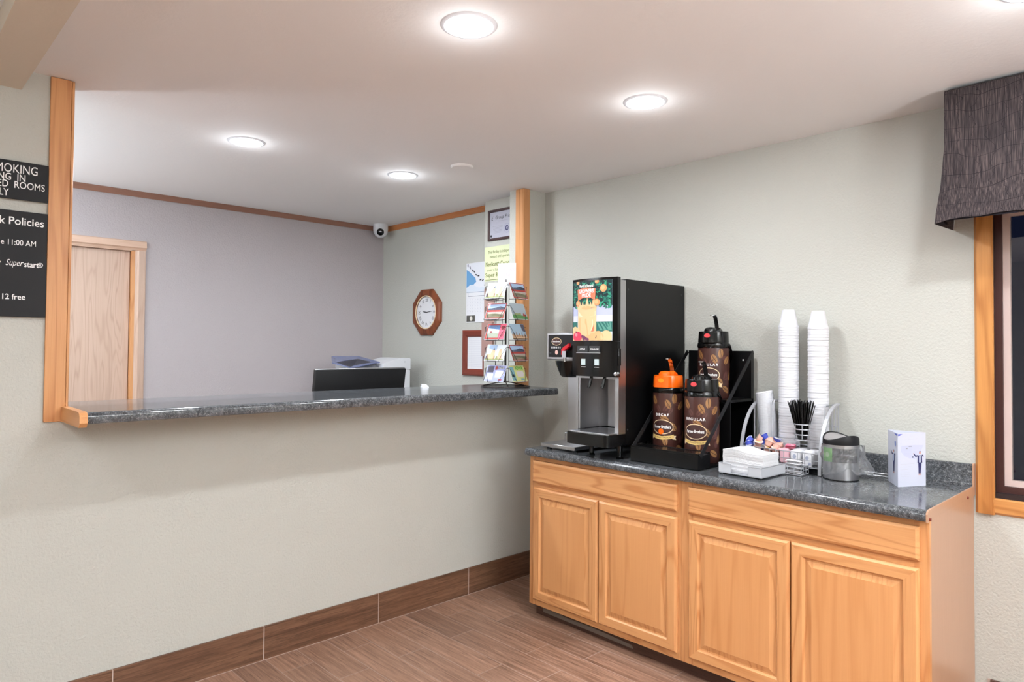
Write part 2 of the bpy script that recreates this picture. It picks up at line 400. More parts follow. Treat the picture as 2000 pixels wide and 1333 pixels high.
# office door
d = struct(MB().box(DX0+0.003, DX1-0.03, 1.965, 2.0, 0.005, DZ-0.012, M['oak_pale']).build('door_1', smooth=False)); 
a = MB().prism([(0, 0), (0.012, -0.006), (0.02, -0.016), (0.06, -0.012), (0.066, 0)], lambda p, q, t: (DX1-0.006+p, 1.93+q, t), 0, DZ-0.0065, M['oak_pale'])
a.prism([(0, 0), (0.012, -0.006), (0.02, -0.016), (0.06, -0.012), (0.066, 0)], lambda p, q, t: (DX0+0.006-p, 1.93+q, t), 0, DZ-0.0065, M['oak_pale'])
a.prism([(0, 0), (0.012, -0.006), (0.02, -0.016), (0.06, -0.012), (0.066, 0)], lambda p, q, t: (t, 1.9295+q, DZ-0.006+p), DX0-0.06, DX1+0.06, M['oak_pale_x'])
a.build('door_casing', d, smooth=False)
MB().box(DX1-0.026, DX1, 1.931, 2.05, 0, DZ, M['oak_post']).box(DX0, DX0+0.002, 1.931, 2.05, 0, DZ, M['oak_post']).box(DX0, DX1, 1.931, 2.05, DZ-0.010, DZ, M['oak_pale_x']).build('door_jamb', d, smooth=False)
MB().lathe([(0.0, -0.05), (0.022, -0.05), (0.026, -0.03), (0.010, -0.02), (0.010, 0)], (DX0+0.07, 1.9645, 0.96), M['chrome'], 20, 'y').build('door_knob', d)

# window in the right wall
wd = struct(MB().prism([(0, 0), (0.010, -0.012), (0.062, -0.018), (0.066, -0.010), (0.066, 0)], lambda p, q, t: (q-0.0005, -2.414-p, t), 0.811, 2.15, M['oak_trim']).build('window_1', smooth=False))
a = MB().prism([(0, 0), (0.010, -0.012), (0.062, -0.018), (0.066, -0.010), (0.066, 0)], lambda p, q, t: (q-0.0005, t, 0.811+p), -2.478, -3.80, M['oak_trim_y'])
a.poly([(-0.0185, -2.4795, 0.8745), (-0.0125, -2.424, 0.821), (-0.0125, -2.48, 0.8208), (-0.0185, -2.4805, 0.8735)], M['oak_trim_y'])
a.prism([(0, 0), (0.010, -0.012), (0.062, -0.018), (0.066, -0.010), (0.066, 0)], lambda p, q, t: (q-0.0005, t, 2.15-p), -2.478, -3.80, M['oak_trim_y'])
a.prism([(0, 0), (0.010, -0.012), (0.062, -0.018), (0.066, -0.010), (0.066, 0)], lambda p, q, t: (q-0.0005, -3.82+p, t), 0.811, 2.15, M['oak_trim'])
a.build('window_casing', wd, smooth=False)
def ring(y0, y1, z0, z1, wdt, x0, x1, mt):
    b = MB(); b.box(x0, x1, y0, y0-wdt, z0, z1, mt).box(x0, x1, y1+wdt, y1, z0, z1, mt).box(x0, x1, y0-wdt, y1+wdt, z0, z0+wdt, mt).box(x0, x1, y0-wdt, y1+wdt, z1-wdt, z1, mt); return b
ring(WY0, WY1, WZ0, WZ1, 0.022, 0.0, 0.05, M['blackbrown']).build('window_channel', wd, smooth=False)
ring(WY0-0.022, WY1+0.022, WZ0+0.022, WZ1-0.022, 0.026, 0.03, 0.07, M['darkbrown']).build('window_sash', wd, smooth=False)
ring(WY0-0.048, WY1+0.048, WZ0+0.048, WZ1-0.048, 0.024, 0.045, 0.075, M['pinkwhite']).build('window_stop', wd, smooth=False)
gm = mat('window_glass', (0.9, 0.92, 0.95, 1), 0.02, trans=1.0)
MB().box(0.058, 0.062, WY0-0.07, WY1+0.07, WZ0+0.07, WZ1-0.07, gm).build('window_pane', wd, smooth=False)

# ------------------------------------------------------------------ ceiling lights
def downlight(x, y, label, col):
    t = thing('recessed_downlight', label, 'ceiling light', (x, y, ZC), group='recessed ceiling lights')
    MB().lathe([(0.076, -0.004), (0.079, -0.006), (0.088, -0.004), (0.092, 0.0)], (0, 0, 0), M['white'], 40, caps=False).build('trim_ring', t)
    MB().lathe([(0.0, -0.0095), (0.05, -0.0085), (0.0765, -0.0045)], (0, 0, 0), M['lens'], 40, caps=False).build('lens', t)
    ld = bpy.data.lights.new('lamp', 'AREA'); ld.shape = 'DISK'; ld.size = 0.13; ld.energy = ROOM_W*(1.5 if y > 0 else 1.0); ld.color = col
    lo = bpy.data.objects.new('lamp', ld); COL.objects.link(lo); lo.parent = t; lo.location = (0, 0, -0.014)
    if GLOW_W:
        ld = bpy.data.lights.new('lamp_glow', 'POINT'); ld.shadow_soft_size = 0.05; ld.energy = GLOW_W; ld.color = col
        lo = bpy.data.objects.new('lamp_glow', ld); COL.objects.link(lo); lo.parent = t; lo.location = (0, 0, -0.075)
downlight(-1.90, -1.455, 'lit round ceiling downlight, the largest in view, at the top centre', C_WARM)
downlight(-0.94, -1.457, 'lit round ceiling downlight above the juice dispenser and coffee pots', C_WARM)
downlight(-1.89, 0.29, 'lit round ceiling downlight above the left half of the reception counter', C_COOL)
downlight(-0.948, 0.28, 'smallest lit round ceiling downlight, nearest the white dome camera', C_COOL)
downlight(-0.92, -2.76, 'lit round ceiling downlight cut off by the top right corner', C_WARM)
downlight(-1.90, -3.6, 'added unseen ceiling downlight behind the photographer on the right', C_WARM)  # from here on: unseen downlights, added to brighten the room
downlight(-3.9, -1.455, 'added unseen ceiling downlight beyond the soffit beam, nearer the counter wall', C_WARM)
downlight(-4.2, -3.6, 'added unseen ceiling downlight beyond the soffit beam, farther from the counter wall', C_WARM)
downlight(-3.2, 1.05, 'added unseen ceiling downlight over the office door', C_COOL)
o = MB().lathe([(0.064, 0), (0.064, -0.006), (0.058, -0.012), (0, -0.012)], (-0.826, -0.127, ZC), M['ceil'], 32, caps=False).build('ceiling_cover_plate')
tag(o, 'flat round white cover plate on the ceiling, unlit', 'cover plate')
t = thing('dome_camera', 'white dome security camera on the ceiling in the office corner', 'security camera', (-0.115, 1.80, ZC))
MB().lathe([(0.062, 0), (0.062, -0.045), (0.058, -0.07), (0.045, -0.093), (0.024, -0.108), (0, -0.112)], (0, 0, 0), M['white'], 32, caps=False).build('housing', t)
dv = (Vector((-2.4, -3.4, 0.75))).normalized()
q = Vector((-0.0, -0.0, -0.062))+Vector((dv.x, dv.y, -0.15))*0.050
a = MB(); rotm = Vector((0, 0, 1)).rotation_difference(Vector((dv.x, dv.y, -0.35))).to_matrix()
lens = MB().lathe([(0.030, -0.006), (0.030, 0.008), (0.024, 0.012), (0.021, 0.006), (0, 0.008)], (0, 0, 0), M['black'], 24)
lens.v = [tuple(q+rotm @ Vector(v)) for v in lens.v]; lens.build('lens', t)

def added_uplight(x, y, label, col, k=1.0):  # invented uplights out of view, added so the ceiling gets bright, even light
    t = thing('added_floor_lamp', label, 'floor lamp', (x, y, 0), group='added unseen fill lamps')
    MB().lathe([(0.14, 0), (0.14, 0.012), (0.02, 0.03), (0.012, 0.05), (0.012, 1.66), (0, 1.66)], (0, 0, 0), M['black_satin'], 24).build('stand', t)
    MB().lathe([(0.012, 1.661), (0.06, 1.67), (0.15, 1.74), (0.19, 1.80), (0.185, 1.80), (0.145, 1.745), (0.06, 1.68), (0, 1.674)], (0, 0, 0), M['white'], 32, caps=False).build('lamp_shade', t)
    ld = bpy.data.lights.new('lamp', 'AREA'); ld.shape = 'DISK'; ld.size = 0.24; ld.energy = LAMP_W*k; ld.color = col
    lo = bpy.data.objects.new('lamp', ld); COL.objects.link(lo); lo.parent = t; lo.location = (0, 0, 1.775); lo.rotation_euler = (PI, 0, 0)
added_uplight(-2.7, -5.4, 'added unseen floor lamp behind the photographer', C_WARM)
added_uplight(-1.7, -4.6, 'added unseen floor lamp by the window wall behind the photographer', C_WARM)
added_uplight(-4.9, -3.4, 'added unseen floor lamp left of the photographer beyond the soffit beam', C_WARM, 0.5)
added_uplight(-3.98, 1.35, 'added unseen floor lamp in the office, hidden beside the door', (0.80, 0.90, 1.0), 0.5)

# ------------------------------------------------------------------ reception counter top
t = thing('counter_top', 'long grey speckled reception counter top on the half wall', 'countertop', (0, 0, 0))
pf = [(0.290, 1.1775), (0.290, 1.214), (0.286, 1.218), (-0.285, 1.218), (-0.296, 1.2195), (-0.305, 1.217), (-0.311, 1.211), (-0.313, 1.203), (-0.313, 1.186), (-0.311, 1.180), (-0.305, 1.1775)]
MB().prism(pf, lambda p, q, t: (t, p, q), -2.690, -0.206, M['granite']).build('slab', t)
MB().prism([(-0.001, 1.1655), (-0.001, 1.222), (-0.285, 1.222), (-0.303, 1.219), (-0.316, 1.205), (-0.316, 1.182), (-0.300, 1.1655)], lambda p, q, t: (t, p, q), -2.716, -2.6905, M['oak_y']).build('end_cap', t, smooth=False, label='oak end cap')

# ------------------------------------------------------------------ base cabinets
XF = -0.61
def panel_front(mb, y0, y1, z0, z1, prof, mz, my):
    """nested rectangles; prof = (inset, height out of the face frame)"""
    rings = []
    for d, h in prof: rings.append([(XF-h, y0-d, z0+d), (XF-h, y1+d, z0+d), (XF-h, y1+d, z1-d), (XF-h, y0-d, z1-d)])
    for i in range(len(rings)-1):
        A, B = rings[i], rings[i+1]
        for k in range(4):
            kk = (k+1) % 4
            mb.poly([A[k], A[kk], B[kk], B[k]], my if k in (0, 2) and prof[i][0] < 0.052 else mz)
    mb.poly(rings[-1], M['oak_panel'] if len(prof) > 4 else mz); mb.poly(rings[0], mz)
DOOR = [(0.0, 0.0005), (0.0, 0.010), (0.009, 0.0195), (0.047, 0.0195), (0.054, 0.010), (0.060, 0.010), (0.082, 0.0175)]
DRAW = [(0.0, 0.0005), (0.0, 0.012), (0.010, 0.0195)]
def cabinet(y0, y1, doors, drawer, label, stiles, right_end=False):
    t = thing('base_cabinet', label, 'cabinet', (0, 0, 0), group='base cabinets')
    a = MB()
    for s0, s1 in stiles: a.box(XF, XF+0.02, s0, s1, 0.072, 0.8755, M['oak_z'])
    for z0, z1 in ((0.072, 0.108), (0.70, 0.74), (0.845, 0.8755)): a.box(XF+0.0004, XF+0.0196, y0-0.001, y1+0.001, z0, z1, M['oak_y'])
    a.build('face_frame', t, smooth=False)
    MB().box(XF+0.0205, -0.002, y0, y1, 0.09, 0.8755, M['oak_panel']).build('carcass', t, smooth=False)
    for k, (d0, d1) in enumerate(doors):
        b = MB(); panel_front(b, d0, d1, 0.103, 0.707, DOOR, M['oak_z'], M['oak_y']); b.build('door', t, smooth=False)
    b = MB(); panel_front(b, drawer[0], drawer[1], 0.733, 0.852, DRAW, M['oak_y'], M['oak_y']); b.build('drawer_front', t, smooth=False)
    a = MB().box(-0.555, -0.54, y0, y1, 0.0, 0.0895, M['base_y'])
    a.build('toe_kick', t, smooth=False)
    return t
t = cabinet(-0.478, -1.4285, [(-0.514, -0.9605), (-0.9655, -1.4115)], (-0.508, -1.4115), 'left oak base cabinet with two doors under the juice dispenser', [(-0.478, -0.53), (-1.3895, -1.4285)])
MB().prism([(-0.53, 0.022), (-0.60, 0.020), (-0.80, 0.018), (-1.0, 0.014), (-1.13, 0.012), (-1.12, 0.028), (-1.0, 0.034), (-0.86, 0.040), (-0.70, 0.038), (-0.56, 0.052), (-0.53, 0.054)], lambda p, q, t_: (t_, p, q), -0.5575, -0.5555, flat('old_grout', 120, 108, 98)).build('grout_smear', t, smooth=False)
t = cabinet(-1.4295, -2.400, [(-1.4705, -1.923), (-1.928, -2.3775)], (-1.468, -2.3785), 'right oak base cabinet with two doors under the foam cups', [(-1.4295, -1.49), (-2.36, -2.407)], True)
MB().box(XF+0.0205, -0.002, -2.4005, -2.407, 0.0, 0.8755, M['vinyl']).build('side_panel', t, smooth=False, label='tan vinyl end panel')
t = thing('worktop', 'grey speckled worktop with low backsplash on the oak cabinets', 'countertop', (0, 0, 0))
pf = [(-0.001, 0.8765), (-0.001, 0.998), (-0.006, 1.004), (-0.017, 1.004), (-0.022, 0.998), (-0.022, 0.926), (-0.026, 0.918), (-0.034, 0.914), (-0.615, 0.914), (-0.628, 0.9155), (-0.638, 0.9135), (-0.646, 0.907), (-0.649, 0.899), (-0.649, 0.884), (-0.646, 0.878), (-0.640, 0.8765)]
MB().prism(pf, lambda p, q, t: (p, t, q), -0.472, -2.4065, M['granite']).build('slab', t)
pe = [(-0.001, 0.8775), (-0.001, 1.006), (-0.020, 1.006), (-0.024, 1.0), (-0.024, 0.9158), (-0.630, 0.917), (-0.644, 0.9125), (-0.651, 0.904), (-0.651, 0.876), (-0.637, 0.876), (-0.637, 0.880)]
MB().prism(pe, lambda p, q, t: (p, t, q), -2.407, -2.4125, M['vinyl']).build('end_cap', t, smooth=False, label='tan end cap')
for x, z in ((-0.63, 0.885), (-0.13, 0.886)):
    MB().lathe([(0.0, -0.006), (0.005, -0.006), (0.006, 0)], (x, -2.4125, z), M['redwood'], 12, 'y').build('screw', t)

# ------------------------------------------------------------------ valance
t = thing('window_valance', 'dark patterned fabric valance box over the window', 'valance', (0, 0, 0))
a = MB()
prof = [(-0.245, 2.478), (-0.252, 2.470), (-0.254, 2.40), (-0.257, 2.25), (-0.262, 2.10), (-0.272, 2.00), (-0.275, 1.972)]
ys = lambda z: -2.372+0.03*max(0, (2.25-z)/0.28)**1.5
N = 30
vs = []; fs = []
for (x, z) in prof:
    for k in range(N+1):
        y = ys(z)+(-3.85-ys(z))*k/N; vs.append((x, y, z+(0.0 if z > 1.98 else 0.004*math.sin(k*1.7)-0.016*max(0, 1-k/2.0))))
for i in range(len(prof)-1):
    for k in range(N): fs.append((i*(N+1)+k, i*(N+1)+k+1, (i+1)*(N+1)+k+1, (i+1)*(N+1)+k))
a.add(vs, fs, M['fabric'])
# returns to the wall and the top board
a.poly([(x, ys(z), z-(0.016 if z < 1.98 else 0)) for x, z in prof]+[(-0.001, ys(1.972), 1.965), (-0.001, -2.372, 2.478)], M['fabric'])
a.poly([(x, -3.85, z) for x, z in prof]+[(-0.001, -3.85, 1.97), (-0.001, -3.85, 2.478)], M['fabric'])
a.box(-0.244, -0.001, -2.375, -3.848, 2.462, 2.477, M['lining'])
a.build('cover', t)
vs2 = [(x+0.006, -2.382+0.02*max(0, (2.25-z)/0.28)**1.5, z+0.001) for x, z in prof[2:]]
b = MB()
for i in range(len(prof)-3):
    (x0, z0), (x1, z1) = prof[2+i], prof[3+i]
    b.poly([(x0+0.006, ys(z0)-0.008, z0), (x0+0.006, -3.84, z0), (x1+0.006, -3.84, z1+0.004), (x1+0.006, ys(z1)-0.008, z1-0.008)], M['lining'])
b.box(-0.268, -0.215, ys(1.972)-0.004, ys(1.972)-0.030, 1.957, 1.968, M['lining'])
b.build('lining', t, smooth=False)

# ------------------------------------------------------------------ signs on the left
def wallA(y): return lambda u, v: (u, y, v)
t = MB().rbox(-3.32, -2.7735, -0.0165, -0.0125, 1.999, 2.142, M['signblack'], 0.001, 1)
fn = wallA(-0.0175)
R = lambda txt, sz, x, z, **k: put_text(t, txt, sz, fn, M['whiteink'], x, z, 'R', **k)
R('SMOKING', 0.046, -2.809, 2.097, wide=0.71); R('SMOKING  IN', 0.037, -2.846, 2.068, wide=0.75, bold=0.0002)
R('ED  ROOMS', 0.037, -2.785, 2.041, wide=0.75, bold=0.00015); R('ONLY', 0.037, -2.895, 2.009, wide=0.75, bold=0.00015)
tag(t.build('wall_sign', smooth=False), 'small black smoking sign with white capitals on the wall by the oak post', 'sign')
t = MB().rbox(-3.32, -2.7735, -0.0165, -0.0125, 1.563, 1.957, M['signblack'], 0.001, 1)
R('k Policies', 0.040, -2.785, 1.905, wide=0.92, bold=0.0004); R('e 11:00 AM', 0.029, -2.809, 1.829, wide=0.80, bold=0.00012)
R('ry', 0.029, -2.914, 1.752, wide=0.88, bold=0.0003); R('start', 0.030, -2.798, 1.750, width=0.046, bold=0.0004); R('Super', 0.033, -2.846, 1.752, shear=0.35, width=0.054); R('\u00ae', 0.024, -2.785, 1.752)
R('r 12 free', 0.029, -2.838, 1.627, wide=0.9, bold=0.0003)
tag(t.build('wall_sign', smooth=False), 'tall black check policies sign with white lettering below the smoking sign', 'sign')

# ------------------------------------------------------------------ office: pictures, clock, calendar
def wallB(x): return lambda u, v: (x, -u, v)          # u runs to the viewer's right
def W(y): return -y
t = thing('wall_clock', 'octagonal wooden wall clock with white dial on the office wall', 'clock', (0, 1.280, 1.738))
a = MB(); r8 = 0.1825
oct_ = [(r8/math.cos(PI/8)*math.cos(PI/8+k*PI/4), r8/math.cos(PI/8)*math.sin(PI/8+k*PI/4)) for k in range(8)]
n = 48
outer = []
for k in range(n):
    an = 2*PI*k/n; s8 = ((an+PI/8) % (PI/4))-PI/8; outer.append((r8/math.cos(s8)*math.cos(an), r8/math.cos(s8)*math.sin(an)))
levels = [(1.0, 0.0005), (1.0, 0.016), (0.93, 0.026)]
rings = [[(-h, p*s_, q*s_) for p, q in outer] for s_, h in levels]
rings.append([(-0.028, 0.140*math.cos(2*PI*k/n), 0.140*math.sin(2*PI*k/n)) for k in range(n)])
rings.append([(-0.012, 0.132*math.cos(2*PI*k/n), 0.132*math.sin(2*PI*k/n)) for k in range(n)])
vs = [p for r_ in rings for p in r_]; fs = [(i*n+k, i*n+(k+1) % n, (i+1)*n+(k+1) % n, (i+1)*n+k) for i in range(len(rings)-1) for k in range(n)]
a.add(vs, fs, M['cherry']); a.build('case', t)
MB().tube([(-0.024, 0.131*math.cos(2*PI*k/n), 0.131*math.sin(2*PI*k/n)) for k in range(n)], 0.004, M['cream'], 8, True).build('bezel', t)
a = MB(); a.poly([(-0.0125, 0.131*math.cos(2*PI*k/n), 0.131*math.sin(2*PI*k/n)) for k in range(n)], M['paper'])
for k, s_ in enumerate(['XII', 'I', 'II', 'III', 'IIII', 'V', 'VI', 'VII', 'VIII', 'IX', 'X', 'XI']):
    an = PI/2-k*PI/6; v, f, wdt = text2d(s_, 0.036); ca, sa = math.cos(an-PI/2), math.sin(an-PI/2)
    pts = []
    for p, q in v:
        p = (p-wdt/2)*0.8; q = q-0.012; p, q = p*ca-q*sa, p*sa+q*ca; pts.append((-0.0132, -(0.096*math.cos(an)+p), 0.096*math.sin(an)+q))
    a.add(pts, f, M['ink'])
a.build('dial', t, smooth=False)
for ang, ln, wdt, nm in ((PI*0.96, 0.055, 0.004, 'hour_hand'), (0.10, 0.075, 0.003, 'minute_hand')):
    d_ = Vector((0, -math.cos(ang), math.sin(ang))); s_ = Vector((0, math.sin(ang), math.cos(ang)))
    b = MB(); c0 = Vector((-0.0145, 0, 0)); b.poly([c0-d_*0.012-s_*wdt*0.6, c0+d_*ln*0.6-s_*wdt, c0+d_*ln, c0+d_*ln*0.6+s_*wdt, c0-d_*0.012+s_*wdt*0.6], M['ink']); b.build(nm, t, smooth=False)

a = MB(); fn = wallB(-0.004)
a.box(-0.0035, -0.0005, 0.578, 0.803, 1.645, 2.088, M['paper'])
rect_on(a, fn, -0.800, -0.580, 1.872, 2.085, flat('cal_sky', 226, 228, 236))
fn = wallB(-0.0044)
poly_on(a, fn, [(-0.800, 1.905), (-0.800, 2.040), (-0.770, 2.025), (-0.735, 2.000), (-0.700, 1.975), (-0.690, 1.945), (-0.720, 1.925), (-0.760, 1.925)], flat('cal_ice', 104, 158, 204))
poly_on(a, fn, [(-0.800, 1.876), (-0.800, 1.905), (-0.760, 1.925), (-0.72, 1.922), (-0.66, 1.90), (-0.58, 1.905), (-0.58, 1.876)], flat('cal_snow', 214, 222, 234))
for k in range(9): poly_on(a, fn, ell(-0.785+0.024*k, 2.072-0.018*k+0.008*math.sin(k*3), 0.005, 0.013, 10, 0.3*k), M['ink'])
rect_on(a, fn, -0.80, -0.58, 1.868, 1.872, flat('cal_line', 150, 164, 188)); rect_on(a, fn, -0.785, -0.59, 1.838, 1.842, M['ink_soft']); put_text(a, 'I', 0.03, fn, M['ink_soft'], -0.783, 1.845)
for r_ in range(6): rect_on(a, fn, -0.79, -0.59, 1.825-0.022*r_, 1.8245-0.022*r_, M['ink_pale'])
for c_ in range(8): rect_on(a, fn, -0.79+c_*0.0285, -0.7895+c_*0.0285, 1.715, 1.825, M['ink_pale'])
for r_ in range(5):
    for c_ in range(7): rect_on(a, fn, -0.786+c_*0.0285, -0.781+c_*0.0285, 1.811-0.022*r_, 1.818-0.022*r_, M['ink_pale'])
rect_on(a, fn, -0.797, -0.700, 1.652, 1.698, flat('cal_photo', 84, 82, 76)); poly_on(a, wallB(-0.0047), ell(-0.745, 1.675, 0.016, 0.018), flat('cal_penguin', 220, 216, 208))
tag(a.build('wall_calendar', smooth=False), 'wall calendar with blue iceberg picture left of the green notice', 'calendar')

def frame(name, label, cat, xw, y0, y1, z0, z1, bw, mf, mp, dep=0.02):
    t = thing(name, label, cat, (xw, 0, 0))
    prof = [(0, 0.0005), (0, dep*0.8), (bw*0.25, dep), (bw*0.8, dep*0.85), (bw, dep*0.5), (bw, 0.003)]
    rg = [[(-h, y0-d, z0+d), (-h, y1+d, z0+d), (-h, y1+d, z1-d), (-h, y0-d, z1-d)] for d, h in prof]
    a = MB()
    for i in range(len(rg)-1):
        for k in range(4): a.poly([rg[i][k], rg[i][(k+1) % 4], rg[i+1][(k+1) % 4], rg[i+1][k]], mf)
    a.build('frame', t, smooth=False)
    b = MB(); b.box(-0.0045, -0.001, y0-bw, y1+bw, z0+bw, z1-bw, mp)
    return t, b, wallB(-0.005)
t, b, fn = frame('picture_frame', 'red brown wooden frame with a printed white sheet under the calendar', 'picture frame', 0, 0.829, 0.56, 1.254, 1.588, 0.048, M['redwood'], M['paper'])
for k in range(16): rect_on(b, fn, -0.770, -0.62, 1.525-k*0.0135, 1.524-k*0.0135, M['ink_pale'])
rect_on(b, fn, -0.735, -0.734, 1.31, 1.525, M['ink_pale']); b.build('sheet', t, smooth=False)
t, b, fn = frame('certificate_plaque', 'dark framed lavender certificate with a blue seal, high on the office pier', 'certificate', -0.1, 0.449, 0.139, 2.205, 2.42, 0.018, M['dkframe'], M['lav'], 0.014)
put_text(b, 'Group Friendly', 0.034, fn, M['ink'], -0.375, 2.352, 'L', width=0.205, shear=0.15); put_text(b, 'E', 0.036, fn, M['ink'], -0.415, 2.349, shear=0.2)
rect_on(b, fn, -0.345, -0.245, 2.336, 2.3375, M['ink_soft'])
for k in range(6): rect_on(b, fn, -0.405+0.004*k, -0.30-0.003*k, 2.303-k*0.009, 2.3015-k*0.009, M['ink_soft'])
poly_on(b, fn, ell(-0.258, 2.280, 0.030, 0.034), flat('seal_pale', 164, 166, 190)); poly_on(b, wallB(-0.0053), ell(-0.258, 2.280, 0.026, 0.030), M['lav'])
poly_on(b, wallB(-0.0056), ell(-0.258, 2.280, 0.016, 0.0185), M['navy']); poly_on(b, wallB(-0.0059), ell(-0.256, 2.280, 0.009, 0.011), M['lav']); poly_on(b, wallB(-0.0061), [(-0.258, 2.272), (-0.250, 2.275), (-0.250, 2.284), (-0.257, 2.281)], M['navy'])
poly_on(b, fn, ell(-0.418, 2.238, 0.008, 0.009), M['ink']); b.build('sheet', t, smooth=False)
a = MB(); fn = wallB(-0.1025); a.box(-0.102, -0.1005, 0.139, 0.488, 1.925, 2.166, M['lime'])
put_text(a, 'This facility is independently', 0.030, fn, M['limeink'], -0.452, 2.118, width=0.285); put_text(a, 'owned and operated by', 0.030, fn, M['limeink'], -0.432, 2.085, width=0.25)
put_text(a, 'Neelkanth Corporation', 0.042, fn, M['limeink'], -0.476, 2.030, width=0.325, bold=0.0006); put_text(a, 'under a license from', 0.026, fn, M['limeink'], -0.460, 1.995, width=0.2)
put_text(a, 'Super 8', 0.040, fn, M['limeink'], -0.478, 1.955, width=0.125, bold=0.0006)
rect_on(a, fn, -0.478, -0.16, 1.932, 1.936, M['limeink'])
for v_ in [(-0.330, 2.150)]: a.lathe([(0, 0.006), (0.006, 0.004), (0.007, 0)], (-0.1015, 0.330, 2.150), M['ink'], 10, 'x')
tag(a.build('paper_notice', smooth=False), 'pale green ownership notice on the pier under the framed certificate', 'notice')
t = thing('brochure_holder', 'reddish wooden wall pocket behind the postcard spinner', 'holder', (-0.1, 0.44, 1.40))
MB().box(-0.006, -0.0005, -0.06, 0.045, 0, 0.475, flat('pocket_wood', 172, 140, 130)).build('back_board', t, smooth=False)
MB().box(-0.022, -0.0065, -0.058, 0.052, 0.0, 0.235, flat('pocket_front', 166, 130, 122)).build('pocket', t, smooth=False)

# ------------------------------------------------------------------ desk, monitor, copier behind the counter
t = thing('office_desk', 'desk behind the reception half wall', 'desk', (0, 0, 0))
MB().rbox(-2.2, -0.30, 0.33, 1.00, 0.72, 0.75, M['charcoal'], 0.004, 1).build('desk_top', t)
for x in (-2.18, -0.34): MB().box(x, x+0.02, 0.34, 0.98, 0.0, 0.7195, M['charcoal']).build('side_panel', t, smooth=False)
t = thing('computer_monitor', 'black computer monitor seen from the back above the counter', 'monitor', (-1.055, 0.56, 0.75))
a = MB().rbox(-0.315, 0.315, -0.016, 0.016, -0.18, 0.18, M['black_matte'], 0.006, 2).rbox(-0.314, 0.314, -0.006, 0.018, 0.176, 0.1825, M['steel'], 0.002, 1)
tl = Matrix.Rotation(math.radians(9), 4, 'X'); a.v = [tuple(tl @ Vector(v)+Vector((0, 0, 0.398))) for v in a.v]; a.build('screen_housing', t)
MB().rbox(-0.03, 0.03, 0.0, 0.03, 0.012, 0.36, M['black_matte'], 0.004, 1).build('stem', t)
MB().rbox(-0.12, 0.12, -0.08, 0.12, 0.0, 0.012, M['black_matte'], 0.004, 1).build('base', t)
t = thing('copier', 'white office copier in the corner behind the monitor', 'copier', (0, 0, 0))
gp = mat('copier_grey', lin(206, 208, 214), 0.45); bp = mat('copier_blue', lin(108, 118, 156), 0.2); bk = mat('copier_dark', lin(46, 48, 62), 0.3)
MB().rbox(-0.70, -0.15, 1.30, 1.60, 0.02, 1.285, M['white'], 0.008, 2).build('body', t)
MB().prism([(-0.40, 1.286), (-0.150, 1.286), (-0.150, 1.366), (-0.158, 1.374), (-0.235, 1.374), (-0.40, 1.330)], lambda p, q, t: (p, t, q), 1.30, 1.60, M['white']).build('control_column', t, smooth=False)
MB().prism([(1.31, 1.286), (1.59, 1.286), (1.59, 1.350), (1.50, 1.356)], lambda p, q, t: (t, p, q), -0.64, -0.405, gp).build('scanner_lid', t, smooth=False)
a = MB(); a.add([(-0.80, 1.36, 1.345), (-0.66, 1.32, 1.305), (-0.41, 1.33, 1.345), (-0.42, 1.62, 1.385), (-0.66, 1.62, 1.385), (-0.80, 1.36, 1.338), (-0.66, 1.32, 1.298), (-0.41, 1.33, 1.338), (-0.42, 1.62, 1.378), (-0.66, 1.62, 1.378)], [(0, 1, 2, 3, 4), (9, 8, 7, 6, 5), (0, 5, 6, 1), (1, 6, 7, 2), (2, 7, 8, 3), (3, 8, 9, 4), (4, 9, 5, 0)], bp)
a.build('document_tray', t, smooth=False, label='glossy blue grey document tray')
MB().add([(-0.66, 1.318, 1.300), (-0.44, 1.318, 1.335), (-0.50, 1.50, 1.3665), (-0.74, 1.40, 1.345)], [(0, 1, 2, 3)], bk).build('tray_opening', t, smooth=False)
for k in range(1): MB().lathe([(0, 0), (0.006, 0), (0.006, -0.004), (0, -0.004)], (-0.205, 1.2995, 1.345), gp, 12, 'y').build('button', t)
a = MB(); a.add([(-0.845, 0.20, 1.2185), (-0.795, 0.20, 1.2185), (-0.800, 0.22, 1.235), (-0.840, 0.215, 1.240), (-0.835, 0.235, 1.2185), (-0.805, 0.235, 1.2185)], [(0, 1, 2, 3), (3, 2, 5, 4), (0, 3, 4), (1, 5, 2), (0, 4, 5, 1)], M['paper'])
tag(a.build('folded_note', smooth=False), 'tiny folded white paper on the back edge of the counter', 'paper')

# ------------------------------------------------------------------ postcard spinner on the counter
PC = Vector((-0.380, -0.028, ZB)); A0 = math.radians(188.7)
t = thing('postcard_spinner', 'dark wire postcard spinner standing on the reception counter', 'display rack', PC)
a = MB(); n = 40
a.tube([(0.150*math.cos(2*PI*k/n), 0.150*math.sin(2*PI*k/n), 0.004) for k in range(n)], 0.0035, M['darkwire'], 8, True)
for k in range(3):
    an = A0+PI/4+k*2*PI/3
    for s_ in (1, -1): a.tube([(0.148*math.cos(an), 0.148*math.sin(an), 0.006), (0.05*math.cos(an), 0.05*math.sin(an), 0.026), (0.004*s_*math.cos(an), 0.004*math.sin(an), 0.034)], 0.003, M['darkwire'])
a.build('base', t)
a = MB().tube([(0, 0, 0.03), (0, 0, 0.652)], 0.0035, M['darkwire'])
a.tube([(0.012*math.cos(an)*math.cos(A0+PI/4), 0.012*math.cos(an)*math.sin(A0+PI/4), 0.657+0.012*math.sin(an)) for an in [2*PI*k/16 for k in range(16)]], 0.0018, M['darkwire'], 6, True)
